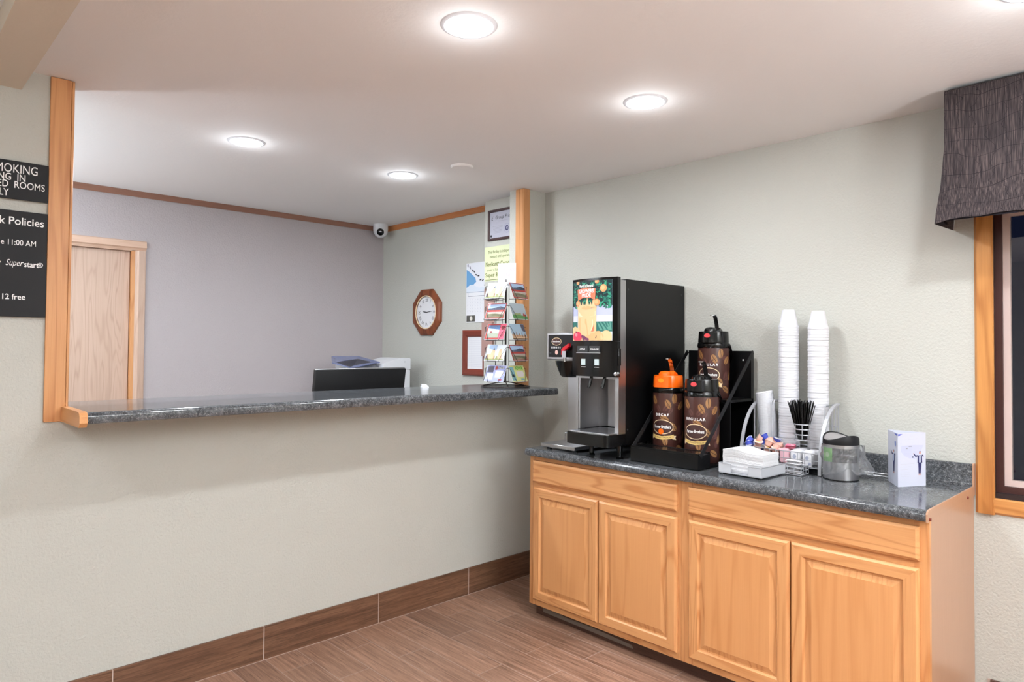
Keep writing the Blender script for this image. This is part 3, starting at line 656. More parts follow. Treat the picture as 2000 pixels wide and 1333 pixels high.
for fa in range(4):
    an = A0+fa*PI/2; d_ = Vector((math.cos(an), math.sin(an), 0)); e_ = Vector((-math.sin(an), math.cos(an), 0))
    for s_ in (-0.035, 0.035): a.tube([d_*0.052+e_*s_+Vector((0, 0, 0.03)), d_*0.052+e_*s_+Vector((0, 0, 0.642))], 0.0017, M['darkwire'], 6)
a.build('pole', t)
TZ = [0.036, 0.163, 0.291, 0.417, 0.543]
for fa in (0, 1, -1):
    an = A0+fa*PI/2; d_ = Vector((math.cos(an), math.sin(an), 0)); e_ = Vector((-math.sin(an), math.cos(an), 0))
    for z in TZ:
        a = MB()
        for s_ in (-1, 1):
            p0 = d_*0.052+e_*0.035*s_+Vector((0, 0, z+0.078)); 
            a.tube([p0, d_*0.075+e_*0.080*s_+Vector((0, 0, z+0.084)), d_*0.100+e_*0.079*s_+Vector((0, 0, z+0.078)), d_*0.124+e_*0.040*s_+Vector((0, 0, z-0.002))], 0.0013, M['darkwire'], 6)
        a.tube([d_*0.124+e_*-0.045+Vector((0, 0, z-0.003)), d_*0.124+e_*0.045+Vector((0, 0, z-0.003))], 0.0014, M['darkwire'], 6)
        a.tube([d_*0.124+e_*-0.040+Vector((0, 0, z-0.002)), d_*0.052+e_*-0.035+Vector((0, 0, z-0.002))], 0.0014, M['darkwire'], 6)
        a.tube([d_*0.124+e_*0.040+Vector((0, 0, z-0.002)), d_*0.052+e_*0.035+Vector((0, 0, z-0.002))], 0.0014, M['darkwire'], 6)
        a.build('wire_pocket', t)
sky1, sky2 = flat('pc_sky', 176, 200, 232), flat('pc_haze', 226, 232, 240); stone = flat('pc_stone', 222, 182, 146); grs = flat('pc_grass', 152, 160, 110); redb = flat('pc_red', 176, 66, 58); pnk = flat('pc_pink', 226, 96, 122); brn = flat('pc_brown', 150, 112, 84); dk = flat('pc_dark', 92, 88, 104); gy = flat('pc_grey', 176, 188, 196); grn = flat('pc_green', 96, 150, 86); lil = flat('pc_lilac', 166, 172, 220); ylw = flat('pc_yellow', 222, 222, 146); teal = flat('pc_teal', 132, 178, 186); lgn = flat('pc_iowa', 92, 190, 64); edge = flat('pc_back', 206, 206, 206)
def art(kind, b, fn, W_, H):
    r_ = lambda u0, u1, v0, v1, m_: rect_on(b, fn, u0*W_, u1*W_, v0*H, v1*H, m_)
    fn2 = lambda u, v: fn(u, v, 0.0006)
    r2 = lambda u0, u1, v0, v1, m_: rect_on(b, fn2, u0*W_, u1*W_, v0*H, v1*H, m_)
    p2 = lambda pts, m_: poly_on(b, fn2, [(u*W_, v*H) for u, v in pts], m_)
    if kind == 'church':
        r_(-.47, .02, .06, .96, sky2); r_(.04, .47, .06, .96, sky2); p2([(-.47, .96), (.02, .96), (.02, .6), (-.47, .8)], sky1)
        p2([(-.40, .12), (-.40, .42), (-.25, .42), (-.18, .62), (-.08, .80), (-.02, .60), (.0, .12)], stone); p2([(.14, .12), (.18, .7), (.27, .74), (.33, .5), (.38, .12)], stone)
        p2([(-.46, .1), (-.46, .30), (-.38, .36), (-.34, .1)], dk); p2([(-.06, .1), (-.04, .34), (.01, .3), (.02, .1)], brn); p2([(.06, .1), (.06, .26), (.14, .3), (.18, .1)], grs); r2(-.47, .47, .04, .12, grs)
    elif kind == 'twin':
        r_(-.49, .49, .02, .98, redb); r2(-.44, .44, .56, .93, sky1); r2(-.44, .44, .08, .42, flat('pc_road', 190, 176, 160)); p2([(-.44, .56), (-.44, .66), (-.1, .7), (.2, .78), (.44, .70), (.44, .56)], dk); p2([(-.44, .08), (-.44, .3), (.0, .34), (.44, .26), (.44, .08)], grs); p2([(-.2, .08), (.05, .3), (.3, .08)], stone); r2(-.44, .44, .40, .43, sky2)
    elif kind == 'field':
        r_(-.49, .49, .02, .98, gy); p2([(-.49, .02), (-.49, .28), (.0, .26), (.49, .20), (.49, .02)], grn); p2([(.20, .20), (.26, .40), (.40, .30), (.42, .20)], redb); p2([(-.38, .27), (-.3, .38), (-.1, .36), (.1, .42), (.1, .26)], grs)
    elif kind == 'pink':
        r_(-.49, .49, .02, .98, redb); r2(-.42, .18, .12, .90, sky2); p2([(-.42, .9), (.18, .9), (.18, .62), (-.42, .70)], flat('pc_deepsky', 104, 148, 206)); p2([(-.42, .12), (-.42, .36), (-.2, .44), (.1, .42), (.18, .36), (.18, .12)], flat('pc_meadow', 204, 212, 184)); p2([(-.30, .40), (-.28, .54), (-.18, .54), (-.16, .40)], redb); p2([(.20, .02), (.20, .98), (.49, .98), (.49, .02)], pnk); p2(ell(.34, .74, .09, .13, 12), stone); r2(.24, .45, .18, .50, flat('pc_rose', 240, 190, 200))
    elif kind == 'trees':
        r_(-.49, .49, .02, .98, flat('pc_paleblue', 172, 196, 216)); p2([(-.49, .02), (-.49, .34), (.0, .30), (.49, .22), (.49, .02)], stone); p2([(.25, .98), (.28, .6), (.42, .48), (.49, .55), (.49, .98)], dk)
        for k in range(5): p2([(-.40+.18*k, .2), (-.36+.18*k, .58-.03*k), (-.30+.18*k, .2)], brn)
        r2(-.49, .49, .02, .1, brn)
    elif kind == 'collage':
        r_(-.49, .49, .02, .98, lil); r2(-.44, -.12, .55, .94, dk); r2(-.44, -.10, .12, .48, sky2); p2([(.02, .25), (.0, .62), (.04, .68), (.36, .68), (.44, .5), (.34, .25)], M['paper']); r2(.1, .4, .78, .92, M['paper']); r2(-.06, .06, .72, .94, redb); r2(.22, .40, .06, .16, redb)
        put_text(b, 'IOWA', 0.24*H, lambda u, v: fn(u, v, 0.0012), dk, 0.1*W_, 0.77*H, width=0.32*W_, bold=0.001)
    else:
        r_(-.49, .49, .02, .98, ylw); r2(-.47, -.22, .06, .90, teal); p2([(-.08, .3), (-.10, .62), (.34, .64), (.38, .5), (.3, .3)], flat('pc_map', 226, 216, 214)); r2(.08, .3, .06, .2, teal); r2(-.44, -.26, .3, .46, dk)
        put_text(b, 'IOWA', 0.30*H, lambda u, v: fn(u, v, 0.0012), lgn, -0.10*W_, 0.72*H, width=0.5*W_, bold=0.0012)
CARDS = {0: [('collage', 'blue and white map postcard lettered in the bottom pocket, left face of the spinner'), ('church', 'postcard of tan twin buildings under blue sky, fourth tier of the left face'), ('pink', 'postcard with lawn picture and pink side strip, middle tier of the left face'), ('twin', 'two-picture landscape postcard, second tier of the left face of the spinner'), ('church', 'pale twin-building postcard in the top tier, left face of the spinner')],
         1: [('iowa', 'yellow map postcard with green lettering, bottom pocket of the right face'), ('twin', 'red bordered two-picture postcard, fourth tier of the right face'), ('trees', 'postcard of brown trees under blue sky, middle tier of the right face'), ('field', 'grey sky and green field postcard, second tier of the right face'), ('twin', 'red bordered two-picture postcard, top tier of the right face')],
         -1: [('field', 'postcard seen edge-on, bottom tier of the far left side of the spinner'), ('church', 'postcard seen edge-on, fourth tier of the far left side of the spinner'), ('trees', 'postcard seen edge-on, middle tier of the far left side of the spinner'), ('twin', 'postcard seen edge-on, second tier of the far left side of the spinner'), ('field', 'postcard seen edge-on, top tier of the far left side of the spinner')]}
for fa, cards in CARDS.items():
    an = A0+fa*PI/2; d_ = Vector((math.cos(an), math.sin(an), 0)); e_ = Vector((-math.sin(an), math.cos(an), 0))
    for z, (kind, lab) in zip(TZ, cards):
        W_, H = 0.150, 0.106; up = (Vector((0, 0, 1))*0.100-d_*0.040).normalized(); nr = (d_*0.100+Vector((0, 0, 1))*0.040).normalized()
        og = Vector((0, 0, 0)); b = MB()
        fn = lambda u, v, off=0.0, og=og, e_=e_, up=up, nr=nr: og+e_*u+up*v+nr*(0.0014+off)
        c0 = [og+e_*(sx*W_/2)+up*(sz*H)+nr*h for h in (0, 0.001) for sx, sz in ((-1, 0), (1, 0), (1, 1), (-1, 1))]
        b.add(c0, [(3, 2, 1, 0), (4, 5, 6, 7), (0, 1, 5, 4), (1, 2, 6, 5), (2, 3, 7, 6), (3, 0, 4, 7)], M['paper'] if fa >= 0 else edge)
        art(kind, b, fn, W_, H)
        o = b.build('postcard', smooth=False, recalc=False); o.location = PC+d_*0.118+Vector((0, 0, z)); tag(o, lab, 'postcard', 'postcards in the wire spinner')
a = MB(); nd = Vector((-0.86, -0.51, 0)); e_ = Vector((0.51, -0.86, 0)); og = PC+Vector((0, 0, 0.620))+nd*-0.02
fn = lambda u, v, o_=0.0012: og+e_*u+Vector((0, 0, v))+nd*o_
a.add([og+e_*(sx*0.058)+Vector((0, 0, sz*0.152))+nd*h for h in (0, 0.001) for sx, sz in ((-1, 0), (1, 0), (1, 1), (-1, 1))], [(3, 2, 1, 0), (4, 5, 6, 7), (0, 1, 5, 4), (1, 2, 6, 5), (2, 3, 7, 6), (3, 0, 4, 7)], M['paper'])
pi_ = flat('pink_ink', 222, 196, 202); put_text(a, 'POST CARDS', 0.024, fn, pi_, 0, 0.103, 'C', width=0.10, bold=0.0005); put_text(a, '35\u00a2', 0.030, fn, pi_, 0, 0.070, 'C', bold=0.0004)
tag(a.build('paper_sign', smooth=False), 'white post cards price sign on top of the spinner', 'sign')

# ------------------------------------------------------------------ juice dispenser
ZT = 0.9142
t = thing('juice_dispenser', 'tall black juice dispenser with an orange juice picture on its door', 'juice dispenser', (0, 0, ZT))
def jz(z): return z-0.9142
JY0, JY1 = -0.800, -1.070
a = MB().box(-0.395, -0.02, JY0+0.002, JY1, jz(0.99), jz(1.806), M['black_satin']).box(-0.548, -0.3955, JY0+0.002, JY1, jz(1.3225), jz(1.806), M['black_satin'])
a.box(-0.548, -0.3955, JY1+0.004, JY1, jz(0.99), jz(1.322), M['black_satin']).box(-0.548, -0.3955, JY0+0.002, JY0-0.002, jz(0.99), jz(1.322), M['black_satin']).box(-0.548, -0.3955, JY0+0.0015, JY1+0.0045, jz(0.99), jz(1.035), M['black_satin'])
a.build('body', t, smooth=False)
MB().box(-0.5485, -0.019, JY1-0.0002, JY1-0.0012, jz(0.9895), jz(1.8065), M['black_satin']).build('side_panel', t, smooth=False)
for x, z in ((-0.53, 1.755), (-0.05, 1.755), (-0.53, 1.06)): MB().lathe([(0, -0.002), (0.004, -0.002), (0.005, 0)], (x, JY1-0.0014, jz(z)), M['charcoal'], 10, 'y').build('screw', t)
a = MB().box(-0.604, -0.5485, JY1-0.001, JY1+0.022, jz(1.04), jz(1.80), M['steel'])
a.box(-0.604, -0.5485, JY0+0.001, JY0-0.012, jz(1.04), jz(1.80), M['steel'])
a.box(-0.604, -0.5485, JY0-0.0125, JY1+0.0225, jz(1.31), jz(1.322), M['steel_y']); a.build('steel_frame', t, smooth=False)
a = MB().prism([(JY0-0.0125, -0.600), (JY0-0.0125, -0.45), (JY0-0.05, -0.40), (JY1+0.0225, -0.40), (JY1+0.0225, -0.41), (JY0-0.055, -0.41), (JY0-0.0235, -0.452), (JY0-0.0235, -0.600)], lambda p, q, t_: (q-0.0, p, t_), jz(1.05), jz(1.31), M['steel'])
a.build('splash_panel', t, smooth=False)
# the body is recessed behind the splash panel: the door and the button panel stand forward
def bow(y):                                  # the door front is gently bowed
    k = (y-(JY0+JY1)/2)/((JY0-JY1)/2); return -0.650+0.018*k*k
NS = 14
ysd = [JY0+0.004+(JY1-0.012-JY0-0.004)*i/NS for i in range(NS+1)]
def slab(z0, z1, nm, mt, inset=0.0):
    o_ = [(bow(y)+inset, y) for y in ysd]; o_ = [(-0.606, ysd[0])]+o_+[(-0.606, ysd[-1])]
    return MB().prism(o_, lambda p, q, t_: (p, q, t_), jz(z0), jz(z1), mt).build(nm, t)
slab(1.496, 1.812, 'door', M['black']); slab(1.322, 1.4955, 'button_panel', M['black'])
fn = lambda u, v, o_=0.0008: (bow(-u)-o_, -u, jz(v))
UL, UR = 0.804, 1.056
def band(b, u0, u1, v0, v1, m_, o_=0.0008, n=8):
    for i in range(n):
        a0, a1 = u0+(u1-u0)*i/n, u0+(u1-u0)*(i+1)/n
        b.poly([fn(a0, v0, o_), fn(a1, v0, o_), fn(a1, v1, o_), fn(a0, v1, o_)], m_)
b = MB(); W_ = UR-UL; Z0, Z1 = 1.500, 1.800; H_ = Z1-Z0
P = lambda pts, m_, o_: b.poly([fn(UL+p*W_, Z0+q*H_, o_) for p, q in pts], m_)
jsky = flat('j_sky', 190, 196, 226); jsky2 = flat('j_sky_low', 222, 224, 238); jl1 = flat('j_leaf', 16, 100, 88); jl2 = flat('j_leaf_light', 56, 158, 124); jl3 = flat('j_leaf_dark', 14, 40, 44); jo = flat('j_orange', 234, 156, 104); jo2 = flat('j_orange_light', 236, 184, 130); jj = flat('j_juice', 232, 202, 152); jj2 = flat('j_juice_deep', 228, 184, 128); jf = flat('j_field', 40, 112, 104); jf2 = flat('j_field_light', 96, 158, 142); jr = flat('j_apple', 226, 66, 96); jr2 = flat('j_apple_light', 244, 150, 160); jb = flat('j_banner', 246, 128, 92); jw = M['whiteink']; jg = flat('j_grape', 120, 60, 96)
band(b, UL, UR, Z0, Z1, jsky2, 0.0008); band(b, UL, UR, Z0+0.42*H_, Z1, jsky, 0.0011)
band(b, UL, UL+0.14*W_, Z0+0.21*H_, Z0+0.315*H_, jf, 0.0014, 2); band(b, UL+0.64*W_, UR, Z0+0.15*H_, Z0+0.315*H_, jf, 0.0014, 3)
for k in range(5): P([(0.66+0.07*k, 0.31), (0.68+0.07*k, 0.31), (0.80+0.09*k if k < 3 else 0.99, 0.17), (0.74+0.09*k if k < 3 else 0.95, 0.17)], jf2, 0.0017)
band(b, UL, UR, Z0+0.58*H_, Z1, jl3, 0.0014)
rnd = random.Random(3)
for k in range(430):
    u = rnd.uniform(0.01, 0.97); lo = 0.58-0.04*math.sin(u*9)
    if 0.2 < u < 0.62: lo = 0.62
    v = rnd.uniform(lo, 0.985); an = rnd.uniform(0, PI); s_ = rnd.uniform(0.028, 0.055)
    pts = [(u+s_*math.cos(an)*c_-0.45*s_*math.sin(an)*d_*W_/W_, v+(s_*math.sin(an)*c_+0.45*s_*math.cos(an)*d_)*0.85) for c_, d_ in ((-1, 0), (-0.1, -1), (1, 0), (-0.1, 1))]
    pts = [(min(max(p, 0.005), 0.995), min(q, 0.995)) for p, q in pts]
    P(pts, rnd.choice([jl1, jl1, jl2, jl3, jl2]), 0.0017+0.0000015*k)
for u, v, r_ in ((0.15, 0.985, 0.045), (0.66, 0.985, 0.05), (0.81, 0.865, 0.075), (0.16, 0.625, 0.065), (0.66, 0.635, 0.07), (0.60, 0.645, 0.05)):
    pts = [(p, min(q, 0.997)) for p, q in ell(u, v, r_, r_*W_/H_, 18)]; P(pts, jo, 0.0027); P([(p, min(q, 0.997)) for p, q in ell(u-0.012, v+0.008, r_*0.6, r_*0.6*W_/H_, 14)], jo2, 0.0029)
band(b, UL+0.16*W_, UL+0.65*W_, Z0+0.002, Z0+0.53*H_, jj, 0.0031, 6)
P(ell(0.40, 0.545, 0.265, 0.060, 24), jj, 0.00315)
for k, (u0, u1, v1) in enumerate(((0.17, 0.27, 0.645), (0.25, 0.34, 0.665), (0.36, 0.48, 0.725), (0.46, 0.56, 0.655), (0.53, 0.63, 0.67))): P([(u0, 0.56), (u1, 0.56), ((u0+u1)/2+0.012, v1-0.03), ((u0+u1)/2, v1), ((u0+u1)/2-0.012, v1-0.03)], jj, 0.0032+0.00003*k)
P([(0.17, 0.42), (0.17, 0.49), (0.63, 0.49), (0.63, 0.42), (0.52, 0.40), (0.28, 0.40)], flat('j_glass_rim', 240, 222, 186), 0.0034)
P([(0.20, 0.05), (0.20, 0.38), (0.40, 0.36), (0.46, 0.05)], jj2, 0.0034); P(ell(0.40, 0.55, 0.13, 0.032, 18), jo2, 0.0035)
P([(0.53, 0.16), (0.57, 0.24), (0.57, 0.34), (0.555, 0.36), (0.55, 0.25), (0.51, 0.17)], flat('j_glint', 246, 226, 190), 0.0036); P([(0.52, 0.14), (0.60, 0.16), (0.60, 0.28), (0.57, 0.22)], jb, 0.0038)
P([(0.0, 0.0), (0.0, 0.22), (0.08, 0.24), (0.2, 0.20), (0.3, 0.0)], jj, 0.0038)
for u, v, r_, m_ in ((0.70, 0.06, 0.12, jo2), (0.58, 0.04, 0.11, jj2), (0.88, 0.06, 0.13, jj), (0.45, 0.03, 0.08, jo2)):
    P([(min(max(p, 0.003), 0.997), max(q, 0.003)) for p, q in ell(u, v, r_, r_*W_/H_, 20)], m_, 0.0040)
P([(min(max(p, 0.003), 0.997), max(q, 0.003)) for p, q in ell(0.145, 0.065, 0.135, 0.088, 20)], jr, 0.0043); P(ell(0.11, 0.10, 0.04, 0.03, 12), jr2, 0.0045)
P([(0.10, 0.13), (0.095, 0.165), (0.105, 0.165), (0.12, 0.13)], M['ink'], 0.0046)
for u, v in ((0.30, 0.07), (0.35, 0.055), (0.33, 0.03), (0.39, 0.035), (0.44, 0.02)): P([(p, max(q, 0.003)) for p, q in ell(u, v, 0.035, 0.026, 12)], jg, 0.0046)
P([(0.63, 0.04), (0.655, 0.085), (0.665, 0.08), (0.65, 0.04)], M['ink'], 0.0046)
P([(0.15, 0.865), (0.40, 0.888), (0.64, 0.865), (0.625, 0.70), (0.62, 0.675), (0.50, 0.715), (0.30, 0.715), (0.17, 0.675), (0.165, 0.72)], jb, 0.0050)
ft = lambda u, v: fn(u, v, 0.0056)
put_text(b, "Florida's Natural", 0.020, ft, jw, UL+0.395*W_, Z0+0.895*H_, 'C', width=0.37*W_, bold=0.0006)
put_text(b, "GROWERS'", 0.026, ft, jw, UL+0.40*W_, Z0+0.800*H_, 'C', width=0.41*W_, bold=0.0008); put_text(b, 'PRIDE', 0.026, ft, jw, UL+0.40*W_, Z0+0.730*H_, 'C', width=0.24*W_, bold=0.0008)
pic = b.build('juice_picture', t, smooth=False, recalc=False)
# buttons and flavour tags
fy = lambda y0, y1, z0, z1, m_, d0, d1, b_: b_.box(bow((y0+y1)/2)-d1, bow((y0+y1)/2)+d0, y0, y1, jz(z0), jz(z1), m_)
for y0, y1, tx in ((-0.845, -0.912, 'APPLE'), (-0.925, -0.992, 'ORANGE')):
    b = MB(); fy(y0, y1, 1.443, 1.474, M['charcoal'], 0.001, 0.004, b); fy(y0+0.006, y1-0.004, 1.4375, 1.4405, M['chrome'], 0.001, 0.005, b)
    yc = (y0+y1)/2; x_ = bow(yc)-0.0044; put_text(b, tx, 0.013, lambda u, v: (x_, -u, jz(v)), jw, -yc, 1.4535, 'C', bold=0.0003); b.build('flavour_tag', t, smooth=False)
for yc, tx in ((-0.884, 'DISPENSE'), (-0.970, 'DISPENSE')):
    b = MB(); fy(yc+0.013, yc-0.013, 1.378, 1.408, flat('button_face', 196, 212, 214), 0.001, 0.003, b); b.build('push_button', t, smooth=False)
for yc in (-0.884, -0.970):
    b = MB(); x_ = bow(yc)-0.0012
    for k in range(5): rect_on(b, lambda u, v: (x_, -u, jz(v)), -yc-0.014+k*0.006, -yc-0.010+k*0.006, 1.3665, 1.3695, jw)
    b.build('button_marks', t, smooth=False)
MB().lathe([(0, -0.012), (0.009, -0.011), (0.011, -0.006), (0.011, 0.01)], (-0.628, JY1-0.006, jz(1.338)), M['chrome'], 20, 'x').build('lock', t)
MB().rbox(-0.626, -0.607, JY1-0.0125, JY1-0.0185, jz(1.378), jz(1.462), M['black'], 0.002, 1).build('latch', t)
for y in (-0.905, -0.990):
    MB().tube([(-0.605, y+0.002, jz(1.3255)), (-0.612, y+0.005, jz(1.29)), (-0.622, y+0.009, jz(1.262))], 0.008, M['black'], 12).build('nozzle', t)
tr = [(-0.42, JY0-0.002), (-0.67, JY0-0.002), (-0.685, JY0-0.010), (-0.692, JY0-0.035), (-0.697, (JY0+JY1)/2), (-0.692, JY1+0.030), (-0.685, JY1+0.008), (-0.67, JY1-0.001), (-0.42, JY1-0.001)]
MB().prism(tr, lambda p, q, t_: (p, q, t_), jz(0.984), jz(1.042), M['black']).build('drip_tray', t)
cx_, cy_ = -0.56, (JY0+JY1)/2
a = MB().prism([(cx_+(p-cx_)*0.95, cy_+(q-cy_)*0.93) for p, q in tr], lambda p, q, t_: (p, q, t_), jz(1.0425), jz(1.046), M['steel_y'])
for k in range(26): a.box(-0.675, -0.45, JY0-0.014-k*0.0095, JY0-0.018-k*0.0095, jz(1.046), jz(1.0475), M['chrome'])
a.build('tray_grille', t, smooth=False)
for x in (-0.540, -0.07):
    for y in (-0.850, -1.030):
        MB().lathe([(0.0, 0.0), (0.017, 0.0), (0.018, 0.004), (0.012, 0.008), (0.013, 0.03), (0.019, 0.0692), (0, 0.0692)], (x, y, 0.0), M['black'], 20).build('leg', t)

# ------------------------------------------------------------------ coffee brewer behind it
t = thing('coffee_brewer', 'steel coffee brewer with black front and red tap behind the juice dispenser', 'coffee brewer', (0, 0, ZT))
BY0, BY1 = -0.525, -0.770
a = MB().rbox(-0.580, -0.10, BY0, BY1, 0.010, 0.030, M['steel_y'], 0.002, 1); a.build('base_plate', t)
for x in (-0.54, -0.14):
    for y in (BY0-0.03, BY1+0.03): MB().lathe([(0.014, 0), (0.014, 0.0102)], (x, y, 0), M['black'], 12).build('foot', t)
MB().tube([(-0.42, BY0-0.035, 0.0302), (-0.42, BY0-0.035, 0.072), (-0.42, BY0-0.040, 0.076), (-0.42, BY0-0.165, 0.076), (-0.42, BY0-0.170, 0.072), (-0.42, BY0-0.170, 0.0302)], 0.0025, M['chrome'], 8).build('stop_wire', t)
MB().rbox(-0.362, -0.10, BY0-0.004, BY1+0.004, 0.031, jz(1.3975), M['steel'], 0.003, 1).build('column', t)
a = MB().rbox(-0.53, -0.10, BY0+0.004, BY1-0.004, jz(1.398), jz(1.545), M['steel_y'], 0.004, 1).build('housing', t)
b = MB().box(-0.5335, -0.5302, BY0-0.010, BY1+0.010, jz(1.412), jz(1.533), M['black'])
fn = lambda u, v, o_=0.0: (-0.5340-o_, -u, jz(v))
poly_on(b, fn, ell(0.596, 1.497, 0.036, 0.0215), M['cream']); poly_on(b, lambda u, v: fn(u, v, 0.0003), ell(0.596, 1.497, 0.033, 0.0185), M['brownwrap'])
put_text(b, 'Farmer Brothers', 0.012, lambda u, v: fn(u, v, 0.0006), jw, 0.596, 1.4935, 'C', width=0.054, bold=0.0003)
for k in range(6): rect_on(b, fn, 0.556+k*0.0125, 0.563+k*0.0125, 1.460, 1.470, flat('panel_mark', 190, 190, 190))
poly_on(b, fn, ell(0.596, 1.438, 0.011, 0.012), flat('pilot_light', 236, 190, 180)); rect_on(b, fn, 0.544, 0.558, 1.430, 1.4385, M['charcoal'])
b.build('front_panel', t, smooth=False)
MB().lathe([(0.0, jz(1.300)), (0.045, jz(1.302)), (0.058, jz(1.312)), (0.082, jz(1.372)), (0.086, jz(1.392)), (0, jz(1.392))], (-0.440, -0.618, 0), M['black'], 32).build('brew_basket', t)
b = MB().box(-0.575, -0.534, -0.672, -0.700, jz(1.412), jz(1.446), M['chrome']).lathe([(0.007, 0), (0.009, 0.03), (0, 0.03)], (-0.566, -0.686, jz(1.388)), M['chrome'], 14); b.build('faucet', t, smooth=False)
b = MB().prism([(0, 0), (0.016, -0.002), (0.020, 0.022), (0.055, 0.044), (0.052, 0.060), (0.014, 0.040), (0.002, 0.028)], lambda p, q, t_: (-0.568+t_, -0.660-p, jz(1.426)+q), 0, 0.020, M['red']); b.build('tap_handle', t, smooth=False, label='red tap handle')

# ------------------------------------------------------------------ airpot rack
t = thing('airpot_rack', 'black two-step metal airpot rack on the worktop', 'rack', (0, 0, ZT))
RY0, RY1 = -1.112, -1.480
a = MB().box(-0.560, -0.455, RY0, RY1, 0.004, 0.067, M['black_satin']); a.build('drip_box', t, smooth=False)
a = MB()
for k in range(46): a.box(-0.557, -0.458, RY0-0.004-k*0.0079, RY0-0.0078-k*0.0079, 0.0672, 0.074, M['chrome'])
a.box(-0.5595, -0.5575, RY0, RY1, 0.0672, 0.076, M['black_satin']).box(-0.4575, -0.4555, RY0, RY1, 0.0672, 0.076, M['black_satin'])
a.build('drip_grille', t, smooth=False)
MB().box(-0.4545, -0.040, RY0, RY1, 0.002, 0.012, M['black_satin']).build('lower_shelf', t, smooth=False)
MB().box(-0.262, -0.041, RY0-0.004, RY1+0.004, 0.290, 0.302, M['black_satin']).box(-0.262, -0.256, RY0-0.004, RY1+0.004, 0.0125, 0.2895, M['black_satin']).build('upper_shelf', t, smooth=False)
MB().box(-0.040, -0.034, RY0, RY1, 0.002, 0.540, M['black_satin']).box(-0.060, -0.040, RY1, RY1+0.002, 0.302, 0.540, M['black_satin']).lathe([(0, -0.003), (0.004, -0.003), (0.004, 0)], (-0.0405, RY1+0.052, 0.494), M['whiteink'], 10, 'x').build('back_panel', t, smooth=False)
for y in (RY0+0.0008, RY1-0.0008):
    s_ = 0.003 if y > -1.3 else -0.003
    d0, d1 = Vector((-0.545, y, 0.060)), Vector((-0.045, y, 0.535)); nn = Vector((-(d1-d0).z, 0, (d1-d0).x)).normalized()*0.011
    MB().prism([((d0+nn).x, (d0+nn).z), ((d1+nn).x, (d1+nn).z), ((d1-nn).x, (d1-nn).z), ((d0-nn).x, (d0-nn).z)], lambda p, q, t_: (p, t_, q), y, y+s_, M['black_matte']).build('brace', t, smooth=False)

